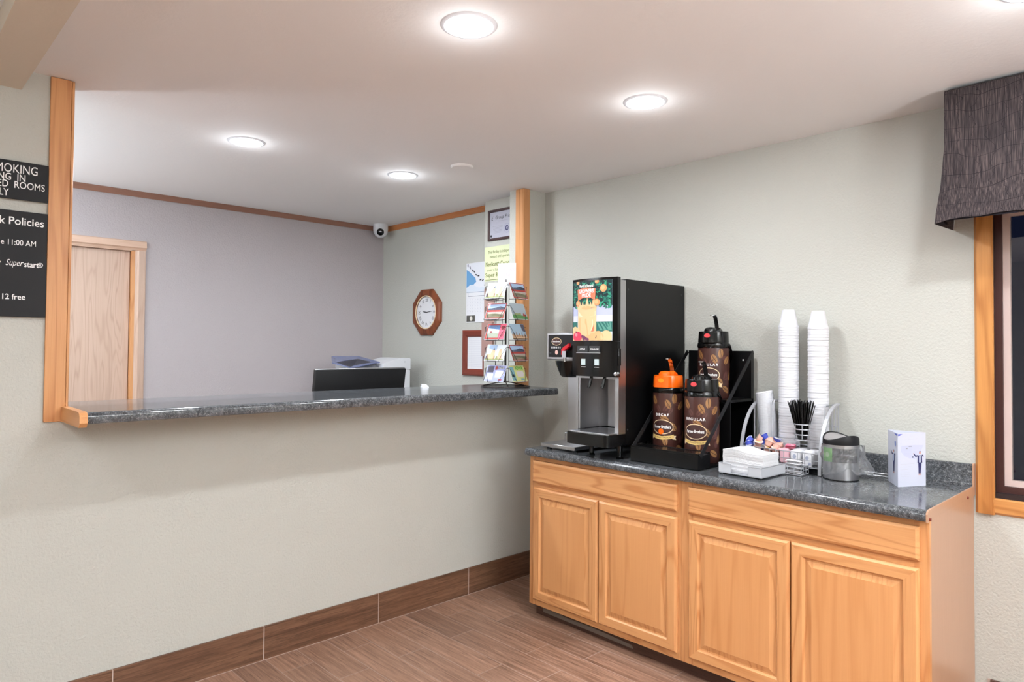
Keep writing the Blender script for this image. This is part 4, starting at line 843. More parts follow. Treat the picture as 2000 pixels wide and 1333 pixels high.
# ------------------------------------------------------------------ airpots
def airpot(x, y, z, r, hb, top, rz, kind, title, label):
    t = thing('airpot', label, 'airpot', (x, y, z), rz, 'coffee airpots on the rack')
    b = MB().lathe([(r*0.97, 0.0), (r, 0.006), (r, hb-0.008), (r*0.985, hb), (0, hb)], (0, 0, 0), M['brownwrap'], 48)
    fa = lambda u, v, o_=0.0006: ((r+o_)*math.cos(u/r), (r+o_)*math.sin(u/r), v)     # u measured to the viewer's right
    rn = random.Random(11)
    def bean(u, v, L, an, m_, o_):
        pts = ell(u, v, L, L*0.56, 18, an); wrapped(b, pts, lambda p, q: fa(p, q, o_), m_)
        c_, s_ = math.cos(an), math.sin(an); n_ = Vector((-s_, c_))
        cr = [(u+c_*L*k+n_.x*0.10*L*math.sin(k*2.6), v+s_*L*k+n_.y*0.10*L*math.sin(k*2.6)) for k in (-0.96, -0.5, 0, 0.5, 0.96)]
        wd_ = L*0.055
        for i in range(4): b.poly([fa(cr[i][0]-n_.x*wd_, cr[i][1]-n_.y*wd_, o_+0.0003), fa(cr[i+1][0]-n_.x*wd_, cr[i+1][1]-n_.y*wd_, o_+0.0003), fa(cr[i+1][0]+n_.x*wd_, cr[i+1][1]+n_.y*wd_, o_+0.0003), fa(cr[i][0]+n_.x*wd_, cr[i][1]+n_.y*wd_, o_+0.0003)], M['beanline'])
    C = 2*PI*r
    for k in range(34): bean(rn.uniform(-C*0.35, C*0.35), rn.uniform(0.05, hb-0.04), rn.uniform(0.016, 0.021), rn.uniform(0, PI), M['bean2'], 0.0004+0.00001*k)
    for u, v, an in ((0.030, hb-0.055, 2.0), (0.062, hb-0.028, 1.5), (0.098, hb-0.062, 0.9), (-0.045, hb-0.035, 2.1), (0.012, hb-0.125, 2.6), (0.055, hb-0.165, 2.2), (0.015, 0.085, 1.7), (0.035, 0.024, 2.9), (0.092, 0.045, 2.5), (-0.065, 0.036, 0.4), (0.125, 0.11, 1.2), (0.150, hb-0.08, 1.0), (-0.11, hb-0.09, 1.4), (-0.12, 0.07, 2.0), (0.16, 0.035, 0.5)):
        if v > 0.02: bean(u, v, 0.024, an, M['bean'], 0.0009)
    lo = hb*0.5; ZL = lo-0.008
    put_text(b, title, 0.017, lambda u, v: fa(u, v, 0.0024), M['whiteink'], 0, hb*0.645, 'C', space=1.45, bold=0.0006)
    wrapped(b, ell(0, ZL, 0.056, 0.036, 30), lambda p, q: fa(p, q, 0.0016), M['cream']); wrapped(b, ell(0, ZL, 0.0525, 0.0325, 30), lambda p, q: fa(p, q, 0.0019), flat('logo_brown', 62, 34, 30))
    put_text(b, 'Farmer Brothers', 0.020, lambda u, v: fa(u, v, 0.0024), M['whiteink'], 0, ZL-0.006, 'C', width=0.086, bold=0.0005)
    rb = [(-0.058, ZL-0.034), (-0.04, ZL-0.0405), (0, ZL-0.0455), (0.04, ZL-0.0405), (0.058, ZL-0.036)]
    for i in range(4): wrapped(b, [(rb[i][0], rb[i][1]-0.017), (rb[i+1][0], rb[i+1][1]-0.017), rb[i+1], rb[i]], lambda p, q: fa(p, q, 0.0021), M['ribbon'])
    b.poly([fa(0.050, ZL-0.058, 0.0017), fa(0.070, ZL-0.062, 0.0017), fa(0.066, ZL-0.052, 0.0017), fa(0.070, ZL-0.042, 0.0017), fa(0.052, ZL-0.042, 0.0017)], M['cream']); b.poly([fa(-0.050, ZL-0.056, 0.0017), fa(-0.064, ZL-0.064, 0.0017), fa(-0.066, ZL-0.044, 0.0017), fa(-0.050, ZL-0.042, 0.0017)], M['cream'])
    put_text(b, 'OF PRIDE & PASSION', 0.010, lambda u, v: fa(u, v-0.10*abs(u)*0.0-0.0115+0.0115*(u/0.05)**2*0.35, 0.0026), M['beanline'], 0, ZL-0.0435, 'C', width=0.084)
    if kind == 'decaf': wrapped(b, ell(-0.004, ZL-0.022, 0.0135, 0.0145, 20), lambda p, q: fa(p, q, 0.0034), M['orange'])
    b.build('body', t)
    lm = M['orange'] if kind == 'decaf' else M['black']
    MB().lathe([(r*0.99, hb-0.001), (r*1.02, hb+0.002), (r*1.02, hb+0.022), (r*0.985, hb+0.026), (0, hb+0.026)], (0, 0, 0), M['black'], 48).build('collar', t)
    h0, h1 = hb+0.0265, top
    MB().lathe([(r*0.985, h0), (r*0.99, h0+0.004), (r*0.95, h1-0.006), (r*0.93, h1), (0, h1)], (0, 0, 0), lm, 48).build('lid', t)
    # spout housing at the front with its badge
    so = [(r*0.80, -0.042), (r*1.10, -0.036), (r*1.20, -0.016), (r*1.20, 0.016), (r*1.10, 0.036), (r*0.80, 0.042)]
    MB().prism(so, lambda p, q, t_: (p*(0.99 if t_ > 0.5 else 1.0), q*(1 if t_ > 0.5 else 1.03), (h0+0.0005)+(h1-0.006-h0)*t_), 0, 1, lm).build('spout', t)
    bd = M['orange2'] if kind == 'decaf' else M['redbadge']; zb = (h0+h1)/2+0.006
    MB().poly([(r*1.2015, p, q) for p, q in ell(0, zb, 0.0150, 0.0105, 20)], bd).build('badge', t, smooth=False)
    MB().lathe([(0.030, h1-0.001), (0.029, h1+0.010), (0.020, h1+0.019), (0.0, h1+0.022)], (0.030, -0.006, 0), lm, 24).build('pump_button', t)
    a = MB().prism([(-0.062, h1), (-0.010, h1), (-0.012, h1+0.012), (-0.022, h1+0.020), (-0.034, h1+0.016), (-0.060, h1+0.004)], lambda p, q, t_: (p, t_, q), -0.026, 0.026, lm); a.build('lever_mount', t, smooth=False)
    lv = [(-0.052, h1+0.010), (-0.045, h1+0.034), (-0.028, h1+0.066), (-0.018, h1+0.078), (0.004, h1+0.084), (0.016, h1+0.082)]
    a = MB()
    for i in range(len(lv)-1):
        (p0, q0), (p1, q1) = lv[i], lv[i+1]; w0 = 0.0105
        a.prism([(p0, q0), (p1, q1), (p1-0.004, q1+0.003), (p0-0.004, q0+0.003)], lambda p, q, t_: (p, t_, q), -w0, w0, M['chrome'])
    a.lathe([(0, 0), (0.013, 0.0), (0.013, 0.004), (0, 0.004)], (0.014, 0, h1+0.080), M['chrome'], 16); a.build('lever', t, smooth=False, label='chrome pump lever')
    hp = [(0.0, s_*r*1.045, hb+0.012) for s_ in (1,)]
    for s_ in (1, -1): MB().lathe([(0.0, -0.004), (0.009, -0.004), (0.009, 0.006), (0, 0.006)], (0, s_*(r*1.02), hb+0.012), M['black'], 12, 'y').build('hinge', t)
    arc = [(-0.17*math.sin(PI*k/14)*0.72, r*1.06*math.cos(PI*k/14), hb+0.012-0.17*math.sin(PI*k/14)*0.60) for k in range(15)]
    MB().tube(arc, 0.005, M['black'], 6, flat=(0.007, 0.004)).build('carry_handle', t)
    return t
AZ = ZT+0.0125
airpot(-0.350, -1.186, AZ, 0.0745, 0.318, 0.403, math.radians(190), 'decaf', 'DECAF', 'airpot with bright orange lid and orange dot on its label')
airpot(-0.362, -1.382, AZ, 0.0805, 0.310, 0.392, math.radians(188), 'reg', 'REGULAR', 'black lidded airpot at the front of the rack beside the orange one')
airpot(-0.155, -1.326, ZT+0.3025, 0.0765, 0.252, 0.335, math.radians(190), 'reg', 'REGULAR', 'black lidded airpot standing alone on the upper step of the rack')

# ------------------------------------------------------------------ condiment organizer (silver wire)
t = thing('condiment_organizer', 'silver wire organizer holding cups, lids, stirrers and condiments', 'organizer', (0, 0, ZT))
OY0, OY1 = -1.535, -1.900
for y in (OY0, OY1):
    pts = []
    for k in range(15):
        q = k/14; pts.append((-0.272+0.212*(1-math.cos(q*PI/2))*1.0, y, 0.004+0.298*math.sin(q*PI/2)**0.92))
    MB().tube(pts, 0.006, M['silver_bar'], 4, flat=(0.010, 0.005)).build('side_arc', t, smooth=False)
    a = MB()
    for x in (-0.060, -0.095, -0.135): 
        zt = 0.302*math.sin(math.acos(max(0, 1-(x+0.272)/0.212)))**0.92 if x < -0.061 else 0.302
        a.tube([(x, y, 0.003), (x, y, zt)], 0.0032, M['wire'])
    a.tube([(-0.268, y, 0.006), (-0.06, y, 0.006)], 0.0032, M['wire']); a.build('side_wires', t)
a = MB().tube([(-0.060, OY0, 0.300), (-0.060, OY0-0.012, 0.300)], 0.004, M['silver_bar']).tube([(-0.058, OY1+0.03, 0.296), (-0.058, OY1, 0.300)], 0.006, M['silver_bar'], 4)
for z in (0.10, 0.20): a.tube([(-0.058, OY0, z), (-0.058, OY1, z)], 0.003, M['wire'])
for k in range(1, 8): a.tube([(-0.058, OY0+(OY1-OY0)*k/8, 0.09), (-0.058, OY0+(OY1-OY0)*k/8, 0.2)], 0.002, M['wire'])
a.build('back_frame', t)
MB().box(-0.150, -0.056, OY0-0.002, OY1+0.002, 0.086, 0.089, M['silver_bar']).build('cup_shelf', t, smooth=False)
for y, zt in ((-1.626, 0.300), (-1.640, 0.308), (-1.762, 0.19), (-1.876, 0.296)):
    MB().tube([(-0.152, y, 0.088), (-0.152, y, zt-0.008), (-0.146, y, zt), (-0.068, y, zt), (-0.062, y, zt-0.008), (-0.062, y, 0.088)], 0.0023, M['wire'], 8).build('divider', t)
def basket(name, x0, x1, y0, y1, z0, z1, nx, ny, r=0.0018):
    a = MB()
    for z in (z0, (z0+z1)/2, z1): a.tube([(x0, y0, z), (x0, y1, z), (x1, y1, z), (x1, y0, z)], r if z < z1 else r*1.3, M['wire'], 6, True)
    for k in range(ny+1):
        y = y0+(y1-y0)*k/ny; a.tube([(x0, y, z1), (x0, y, z0), (x1, y, z0), (x1, y, z1)], r, M['wire'], 6)
    for k in range(1, nx):
        x = x0+(x1-x0)*k/nx; a.tube([(x, y0, z1), (x, y0, z0), (x, y1, z0), (x, y1, z1)], r, M['wire'], 6)
    return a.build(name, t)
basket('creamer_basket', -0.262, -0.155, -1.541, -1.698, 0.048, 0.094, 4, 6)
basket('packet_basket', -0.262, -0.155, -1.706, -1.893, 0.030, 0.092, 4, 6)
basket('sugar_basket', -0.345, -0.268, -1.760, -1.850, 0.006, 0.040, 3, 3)
MB().box(-0.262, -0.06, -1.70, -1.89, 0.002, 0.006, M['black']).build('base_plate', t, smooth=False)
# stirrer cage
a = MB(); CX, CY = -0.205, -1.797
for z in (0.142, 0.166, 0.190, 0.212): a.tube([(CX+0.027*math.cos(2*PI*k/20), CY+0.035*math.sin(2*PI*k/20), z) for k in range(20)], 0.0025, M['wire'], 6, True)
for k in range(6): a.tube([(CX+0.027*math.cos(2*PI*k/6+0.3), CY+0.035*math.sin(2*PI*k/6+0.3), 0.142), (CX+0.027*math.cos(2*PI*k/6+0.3), CY+0.035*math.sin(2*PI*k/6+0.3), 0.212)], 0.0022, M['wire'], 6)
for k in range(3): a.tube([(CX-0.026, CY+0.02*(k-1), 0.141), (CX+0.026, CY+0.02*(k-1), 0.141)], 0.002, M['wire'], 6)
a.tube([(CX+0.027, CY, 0.20), (-0.152, CY+0.01, 0.20), (-0.152, -1.762, 0.188)], 0.0022, M['wire'], 6); a.build('stirrer_cage', t)

# stirrers
sm_ = MB().prism([(-0.0024, -0.0011), (0.0024, -0.0011), (0.0024, 0.0011), (-0.0024, 0.0011)], lambda p, q, t_: (p, q, t_), 0, 0.178, M['black']).mesh('coffee_stirrer', False)
rn = random.Random(5)
for k in range(64):
    q = math.sqrt((k+0.5)/64); an = k*2.39996; bx_, by_ = 0.016*q*math.cos(an), 0.023*q*math.sin(an); L = rn.uniform(0.158, 0.178)
    o = bpy.data.objects.new('coffee_stirrer', sm_); COL.objects.link(o)
    tp = Vector((bx_*1.5, by_*2.75+0.002, 0.160)); bs = Vector((bx_*0.85, by_*0.75, 0)); d_ = (tp-bs).normalized()
    o.rotation_mode = 'QUATERNION'; o.rotation_quaternion = Vector((0, 0, 1)).rotation_difference(d_); o.scale = (1, 1, L/0.178)
    o.location = Vector((CX, CY, ZT+0.1455))+bs
    tag(o, 'black coffee stirrer in the bundle standing in the round wire cage', 'stirrer', 'black coffee stirrers in the wire cage')

# cups and lids
ORD = 'first second third fourth fifth sixth seventh eighth ninth tenth eleventh twelfth thirteenth fourteenth fifteenth sixteenth seventeenth eighteenth nineteenth'.split()
TENS = {20: 'twent', 30: 'thirt', 40: 'fort', 50: 'fift'}
def ordw(n):
    if n < 20: return ORD[n-1]
    d_, u_ = n//10*10, n % 10
    return TENS[d_]+('ieth' if u_ == 0 else 'y-'+ORD[u_-1])
cm = MB().lathe([(0.0, 0.082), (0.024, 0.082), (0.0262, 0.0855), (0.0278, 0.0845), (0.0428, 0.0125), (0.0430, 0.0118), (0.0446, 0.0112), (0.0451, 0.006), (0.0446, 0.0005), (0.0428, 0.0), (0.0412, 0.002), (0.0262, 0.080), (0.0, 0.080)], (0, 0, 0), M['foam'], 28, caps=False).mesh('foam_cup')
for x, y, zt, n_, nm in ((-0.100, -1.688, 1.651, 45, 'left'), (-0.100, -1.826, 1.642, 44, 'right')):
    rn = random.Random(n_)
    for k in range(n_):
        z = zt-0.0855-k*0.0126
        if z < ZT+0.0895: break
        o = bpy.data.objects.new('foam_cup', cm); COL.objects.link(o); o.location = (x+rn.uniform(-0.0008, 0.0008), y+rn.uniform(-0.0008, 0.0008), z)
        if nm == 'left': lab = 'white foam cup, %s from the top of the stack beside the lids' % ordw(k+1)
        else: lab = 'white foam cup, %s from the top of the stack above the canister' % ordw(k+1)
        tag(o, lab, 'foam cup', 'stack of foam cups beside the lids' if nm == 'left' else 'stack of foam cups above the canister')
lmn = MB().lathe([(0.0, 0.0045), (0.034, 0.0045), (0.036, 0.0075), (0.0395, 0.0075), (0.0405, 0.003), (0.0425, 0.002), (0.0425, 0.0), (0.040, 0.0), (0.038, 0.004), (0.0, 0.0035)], (0, 0, 0), M['white'], 28, caps=False).mesh('cup_lid')
NL = 46; p_ = Vector((-0.105, -1.592, ZT+0.0905)); 
for k in range(NL):
    q = k/(NL-1); tl_ = math.radians(-1-11*q*q)*-1
    o = bpy.data.objects.new('cup_lid', lmn); COL.objects.link(o)
    o.location = (p_.x, p_.y+0.022*q*q*1.0, p_.z+0.00545*k)
    o.rotation_euler = (-tl_, 0, 0)
    tag(o, 'white cup lid, %s from the top of the leaning lid stack' % ordw(NL-k), 'cup lid', 'leaning stack of cup lids')

# creamers
pk1 = flat('creamer_blue', 70, 84, 186); pk2 = flat('creamer_tan', 226, 176, 160); pk3 = flat('creamer_lid', 224, 230, 246); pk4 = flat('creamer_lid_pink', 230, 200, 190); cup_b = flat('creamer_cup', 220, 214, 222)
def creamer_mesh(kind):
    b = MB(); body = pk1 if kind == 'blue' else pk2
    b.lathe([(0.0, 0.0), (0.0125, 0.0), (0.014, 0.003), (0.0175, 0.021), (0.0185, 0.022)], (0, 0, 0), body, 20)
    pts = ell(0, 0, 0.0205, 0.0205, 20); pts = [(p*(1.18 if i == 3 else 1), q_*(1.18 if i == 3 else 1)) for i, (p, q_) in enumerate(pts)]
    b.prism(pts, lambda p, q_, t_: (p, q_, t_), 0.022, 0.0232, pk3 if kind == 'blue' else pk4)
    if kind == 'blue': b.poly([(p, q_, 0.0235) for p, q_ in ell(0, 0.002, 0.008, 0.010, 12)], flat('creamer_mark', 214, 206, 170)); b.poly([(p, q_, 0.0234) for p, q_ in ell(0, 0, 0.0205, 0.0205, 20)], pk1); b.poly([(p, q_, 0.02345) for p, q_ in ell(0, 0, 0.0165, 0.0165, 20)], pk3)
    else: b.poly([(p, q_, 0.0235) for p, q_ in ell(0.003, 0.002, 0.012, 0.009, 12)], flat('creamer_swirl', 222, 192, 130)); b.poly([(p, q_, 0.0237) for p, q_ in ell(-0.006, -0.006, 0.007, 0.005, 10)], flat('creamer_rose', 216, 130, 126))
    return b.mesh('creamer_cup')
cmsh = {'blue': creamer_mesh('blue'), 'tan': creamer_mesh('tan')}
spots = []
for lay, zz, nx, ny, sh in ((0, 0.051, 3, 4, 0), (1, 0.076, 3, 4, 0.005), (2, 0.101, 3, 4, 0.006), (3, 0.124, 2, 3, 0.012)):
    for i in range(nx):
        for j in range(ny): spots.append((lay, -0.240+i*(0.063/max(nx-1, 1))*(0.8 if lay == 3 else 1)+(0.012 if lay == 3 else 0), -1.560-j*(0.120/max(ny-1, 1))*(0.75 if lay == 3 else 1)-sh, zz-(0.012 if j in (0, ny-1) and lay > 1 else 0)))
rn = random.Random(21)
desc = {'blue': 'blue creamer cup', 'tan': 'pink and tan creamer cup'}
LAYW = ['in the bottom layer of the creamer basket', 'in the second layer of the creamer basket', 'in the third layer of the creamer heap', 'on the very top of the creamer heap']
cnt = {}
for k, (lay, x, y, z) in enumerate(spots):
    kd = 'blue' if (k*7+lay) % 5 in (0, 3) else 'tan'
    o = bpy.data.objects.new('creamer_cup', cmsh[kd]); COL.objects.link(o)
    o.location = (x+rn.uniform(-.003, .003), y+rn.uniform(-.003, .003), ZT+z)
    am = 0.08 if lay == 0 else (0.45 if lay == 1 else 0.9)
    o.rotation_euler = (rn.uniform(-am, am), rn.uniform(-am, am)-am*0.4, rn.uniform(0, 6)); cnt[(kd, lay)] = cnt.get((kd, lay), 0)+1
    tag(o, '%s %s' % (desc[kd], LAYW[lay]), 'creamer', '%ss %s' % (desc[kd], LAYW[lay]))
# sweetener packets
def packet_mesh(m_, nm, ink):
    b = MB(); n1 = 6; vs = []; fs = []
    for i in range(n1+1):
        for j in range(5):
            u, v = i/n1-0.5, j/4-0.5; pf_ = 0.0026*(1-(2*u)**4)*(1-(2*v)**4)
            vs += [(u*0.062, v*0.040, pf_+0.0003), (u*0.062, v*0.040, -pf_)]
    for i in range(n1):
        for j in range(4):
            a_, b_, c_, d_ = [2*(p*5+q_) for p, q_ in ((i, j), (i+1, j), (i+1, j+1), (i, j+1))]
            fs += [(a_, b_, c_, d_), (d_+1, c_+1, b_+1, a_+1)]
    b.add(vs, fs, m_)
    if ink: b.poly([(p, q_, 0.0034) for p, q_ in ell(0.004, 0.002, 0.010, 0.008, 12)], ink); b.poly([(-0.026, -0.016, 0.0016), (-0.014, -0.016, 0.0027), (-0.014, -0.004, 0.0031), (-0.026, -0.004, 0.0020)], ink)
    return b.mesh(nm, recalc=False)
pm = {'pink': packet_mesh(flat('packet_pink', 238, 128, 156), 'sweetener_packet', flat('packet_pink_pale', 246, 200, 210)), 'rose': packet_mesh(flat('packet_rose', 236, 190, 200), 'sweetener_packet', None), 'white': packet_mesh(flat('packet_white', 236, 236, 240), 'sugar_packet', flat('packet_ink', 170, 176, 196)), 'sugar': packet_mesh(flat('packet_sugar', 240, 238, 240), 'sugar_packet', flat('packet_pale', 226, 216, 220))}
rn = random.Random(8)
def packets(kind, nm, x, y, z0, n_, dz, rz, lab, grp, jit=0.004, tilt=0.10, upright=False):
    for k in range(n_):
        o = bpy.data.objects.new(nm, pm[kind]); COL.objects.link(o); o.location = (x+rn.uniform(-jit, jit), y+rn.uniform(-jit, jit), ZT+z0+k*dz)
        o.rotation_euler = (rn.uniform(-tilt, tilt), rn.uniform(-tilt, tilt), rz+rn.uniform(-0.12, 0.12))
        if upright: o.location = (x+k*dz, y+rn.uniform(-0.002, 0.002), ZT+z0+rn.uniform(-0.002, 0.004)); o.rotation_euler = (rn.uniform(-0.06, 0.06), -PI/2+0.10, rn.uniform(-0.03, 0.03))
        tag(o, lab, 'sweetener packet', grp)
packets('rose', 'sweetener_packet', -0.250, -1.733, 0.066, 9, 0.0095, 0, 'pale pink sweetener packet standing at the left of the packet basket', 'pale pink sweetener packets', upright=True)
packets('pink', 'sweetener_packet', -0.205, -1.742, 0.103, 3, 0.0056, 0.2, 'bright pink sweetener packet lying on the pale pink ones', 'bright pink sweetener packets')
packets('white', 'sugar_packet', -0.250, -1.782, 0.066, 10, 0.0090, 0, 'white sweetener packet standing in the middle row of the packet basket', 'white sweetener packets in the middle row', upright=True)
packets('white', 'sugar_packet', -0.250, -1.838, 0.066, 10, 0.0090, 0, 'white sweetener packet standing in the right row of the packet basket', 'white sweetener packets in the right row', upright=True)
packets('sugar', 'sugar_packet', -0.308, -1.804, 0.011, 10, 0.0056, PI/2, 'white sugar packet in the small low front basket', 'sugar packets in the low front basket', 0.006, 0.08)

# ------------------------------------------------------------------ napkins
NA = math.radians(-3); NC = Vector((-0.438, -1.674, ZT))
acr = mat('napkin_holder_mesh', lin(214, 216, 222), 0.35, 0.3)
t = thing('napkin_holder', 'silver square napkin holder at the front of the worktop', 'napkin holder', NC, NA)
hs = 0.101
a = MB().box(-hs, hs, -hs, hs, 0.006, 0.010, M['silver_bar'])
for sx in (-1, 1):
    for sy in (-1, 1): a.lathe([(0.006, 0), (0.006, 0.0062)], (sx*0.08, sy*0.08, 0), M['black'], 10)
a.build('base', t, smooth=False)
a = MB(); h_ = 0.048
for y in (hs, -hs):
    a.box(-hs, hs, y-0.0006, y+0.0006, 0.0102, h_, acr); a.tube([(-hs, y, h_), (hs, y, h_)], 0.0018, M['wire'], 6)
a.build('side_wall', t, smooth=False)
for y0, y1 in ((hs, hs*0.40), (-hs*0.40, -hs)):
    a = MB()
    a.tube([(-hs, y0, h_), (-hs, y1, h_), (-hs, y1, 0.0102)] if y0 > 0 else [(-hs, y1, h_), (-hs, y0, h_), (-hs, y0, 0.0102)], 0.0016, M['wire'], 6)
    a.box(-hs-0.0004, -hs+0.0004, y0, y1, 0.0102, h_, acr); a.build('front_wall', t, smooth=False)
MB().box(hs-0.0006, hs+0.0006, -hs, hs, 0.0102, h_, acr).build('rear_wall', t, smooth=False)
nn_ = 24; s2 = 0.066
rn = random.Random(2)
for k in range(nn_):
    b = MB(); z0 = 0.0112+k*0.0038; vs = []; fs = []; g_ = 8; j_ = rn.uniform(-0.002, 0.002)
    top = k == nn_-1
    for i in range(g_+1):
        for j in range(g_+1):
            u, v = i/g_*2-1, j/g_*2-1
            wv = 0.003*(k/nn_)*math.sin(2.2*v-0.4)+0.011*(k/nn_)**2*math.exp(-((v-0.35)/0.42)**2)
            vs += [(-0.012+u*s2+j_, v*0.0955+j_, z0+wv+0.0034), (-0.012+u*s2+j_, v*0.0955+j_, z0+wv)]
    for i in range(g_):
        for j in range(g_):
            a_, b_, c_, d_ = [2*(p*(g_+1)+q_) for p, q_ in ((i, j), (i+1, j), (i+1, j+1), (i, j+1))]
            fs += [(a_, b_, c_, d_), (d_+1, c_+1, b_+1, a_+1)]
    for i in range(g_):
        for e0, e1 in (((i, 0), (i+1, 0)), ((i, g_), (i+1, g_)), ((0, i), (0, i+1)), ((g_, i), (g_, i+1))):
            p0, p1 = 2*(e0[0]*(g_+1)+e0[1]), 2*(e1[0]*(g_+1)+e1[1]); fs.append((p0, p1, p1+1, p0+1))
    b.add(vs, fs, M['napkin']); o = b.build('paper_napkin', smooth=True); o.location = NC; o.rotation_euler = (0, 0, NA)
    tag(o, 'white paper napkin, %s from the top of the napkin stack' % ordw(nn_-k), 'napkin', 'stack of paper napkins')

# ------------------------------------------------------------------ bagged canister
KX, KY, KR = -0.262, -1.985, 0.0695
t = thing('canister', 'steel canister with black lid and clear plastic bag on the worktop', 'canister', (KX, KY, ZT))
va = math.atan2(CAM.y-KY, CAM.x-KX)
b = MB().lathe([(KR*0.98, 0.0), (KR, 0.003), (KR, 0.150), (0, 0.150)], (0, 0, 0), M['steel'], 56)
b.build('body', t)
MB().lathe([(KR*0.985, 0.0), (KR*1.008, 0.001), (KR*1.008, 0.005), (KR*1.0005, 0.006)], (0, 0, 0), M['black'], 56, caps=False).build('foot_ring', t)
fa = lambda u, v, o_=0.0006: ((KR+o_)*math.cos(va+u/KR), (KR+o_)*math.sin(va+u/KR), v)
def bandc(b, u0, u1, v0, v1, m_, o_, n=10):
    for i in range(n):
        a0, a1 = u0+(u1-u0)*i/n, u0+(u1-u0)*(i+1)/n; b.poly([fa(a0, v0, o_), fa(a1, v0, o_), fa(a1, v1, o_), fa(a0, v1, o_)], m_)
b = MB(); bandc(b, -0.088, -0.034, 0.078, 0.136, flat('label_green', 120, 190, 92), 0.0006); bandc(b, -0.034, 0.075, 0.078, 0.136, flat('label_black', 44, 44, 48), 0.0006)
for k in range(4): bandc(b, -0.024, -0.010-0.002*k, 0.122-k*0.005, 0.1228-k*0.005, M['ink_soft'], 0.001, 2)
bandc(b, 0.006, 0.034, 0.112, 0.1132, M['ink_soft'], 0.001, 3); b.poly([fa(p, q_, 0.001) for p, q_ in ell(-0.058, 0.108, 0.010, 0.011)], flat('label_leaf', 196, 226, 176)); b.build('label', t, smooth=False)
# swooping lid
hl = lambda an: 0.030+0.012*math.cos(2*(an-va-math.radians(36)))+0.002*math.cos(an-va-math.radians(180))
n = 56; vs = []; fs = []
lv_ = [(1.02, None, 0.150), (1.03, None, 0.152), (1.015, 'h', -0.004), (0.99, 'h', 0.0), (0.965, 'h', -0.001), (0.94, 'h', -0.006), (0.75, 'm', 0.006), (0.4, 'm', 0.002), (0.0, 'm', 0.001)]
for i in range(n):
    an = 2*PI*i/n
    for r_, md, o_ in lv_:
        z = o_ if md is None else (0.152+hl(an)+o_ if md == 'h' else 0.152+0.016+(hl(an)-0.020)*r_*0.8+o_)
        vs.append((KR*r_*math.cos(an), KR*r_*math.sin(an), z))
nl = len(lv_)
for i in range(n):
    j = (i+1) % n
    for k in range(nl-1): fs.append((i*nl+k, j*nl+k, j*nl+k+1, i*nl+k+1))
a = MB(); a.add(vs, [f for q_, f in enumerate(fs) if q_ % (nl-1) < 5], M['black_matte']); lidgrey = mat('lid_inset', lin(150, 146, 146), 0.5); a.add(vs, [f for q_, f in enumerate(fs) if q_ % (nl-1) >= 5], lidgrey); a.build('lid', t)
# bag
bg = bpy.data.materials.new('clear_bag'); bg.use_nodes = True; nt = bg.node_tree; nt.nodes.clear()
ou = nt.nodes.new('ShaderNodeOutputMaterial'); mx = nt.nodes.new('ShaderNodeMixShader'); tr_ = nt.nodes.new('ShaderNodeBsdfTransparent'); gl = nt.nodes.new('ShaderNodeBsdfGlossy'); fr = nt.nodes.new('ShaderNodeFresnel'); ma = nt.nodes.new('ShaderNodeMath')
gl.inputs['Roughness'].default_value = 0.12; tr_.inputs[0].default_value = (0.95, 0.96, 0.97, 1); fr.inputs[0].default_value = 1.5; ma.operation = 'MULTIPLY_ADD'; ma.inputs[1].default_value = 0.9; ma.inputs[2].default_value = 0.03
nt.links.new(fr.outputs[0], ma.inputs[0]); nt.links.new(ma.outputs[0], mx.inputs[0]); nt.links.new(tr_.outputs[0], mx.inputs[1]); nt.links.new(gl.outputs[0], mx.inputs[2]); df = nt.nodes.new('ShaderNodeBsdfDiffuse'); df.inputs[0].default_value = (0.9, 0.9, 0.92, 1); m2 = nt.nodes.new('ShaderNodeMixShader'); m2.inputs[0].default_value = 0.11; nt.links.new(mx.outputs[0], m2.inputs[1]); nt.links.new(df.outputs[0], m2.inputs[2]); nt.links.new(m2.outputs[0], ou.inputs[0])
rn = random.Random(4); n = 64; rows = 13; vs = []; fs = []
ph = [rn.uniform(0, 6.28) for _ in range(8)]
for r_ in range(rows):
    q = r_/(rows-1); z = 0.036+0.110*q
    for i in range(n):
        an = 2*PI*i/n; da = (an-va-math.radians(95)+PI) % (2*PI)-PI
        fl = 0.040*math.exp(-(da/0.35)**2)*(0.4+0.9*math.exp(-((q-0.18)/0.3)**2))
        cr = 0.0022*(math.sin(5*an+ph[0]+6*q)+math.sin(9*an+ph[1]-9*q)+0.8*math.sin(15*an+ph[2]+14*q)+0.6*abs(math.sin(4*an-7*q+ph[3])))
        rr = KR+0.0045+fl+abs(cr)*(1.0-0.6*max(0, q-0.7)/0.3)+(0.004*math.sin(3*an+ph[4]) if r_ == 0 else 0)
        zz = z+(0.012*math.sin(3*an+ph[5])+0.007*math.sin(7*an+ph[6]))*(1-q)
        vs.append((rr*math.cos(an), rr*math.sin(an), zz))
for r_ in range(rows-1):
    for i in range(n): fs.append((r_*n+i, r_*n+(i+1) % n, (r_+1)*n+(i+1) % n, (r_+1)*n+i))
a = MB(); a.add(vs, fs, bg); a.build('plastic_bag', t, smooth=False, label='crinkled clear plastic bag')

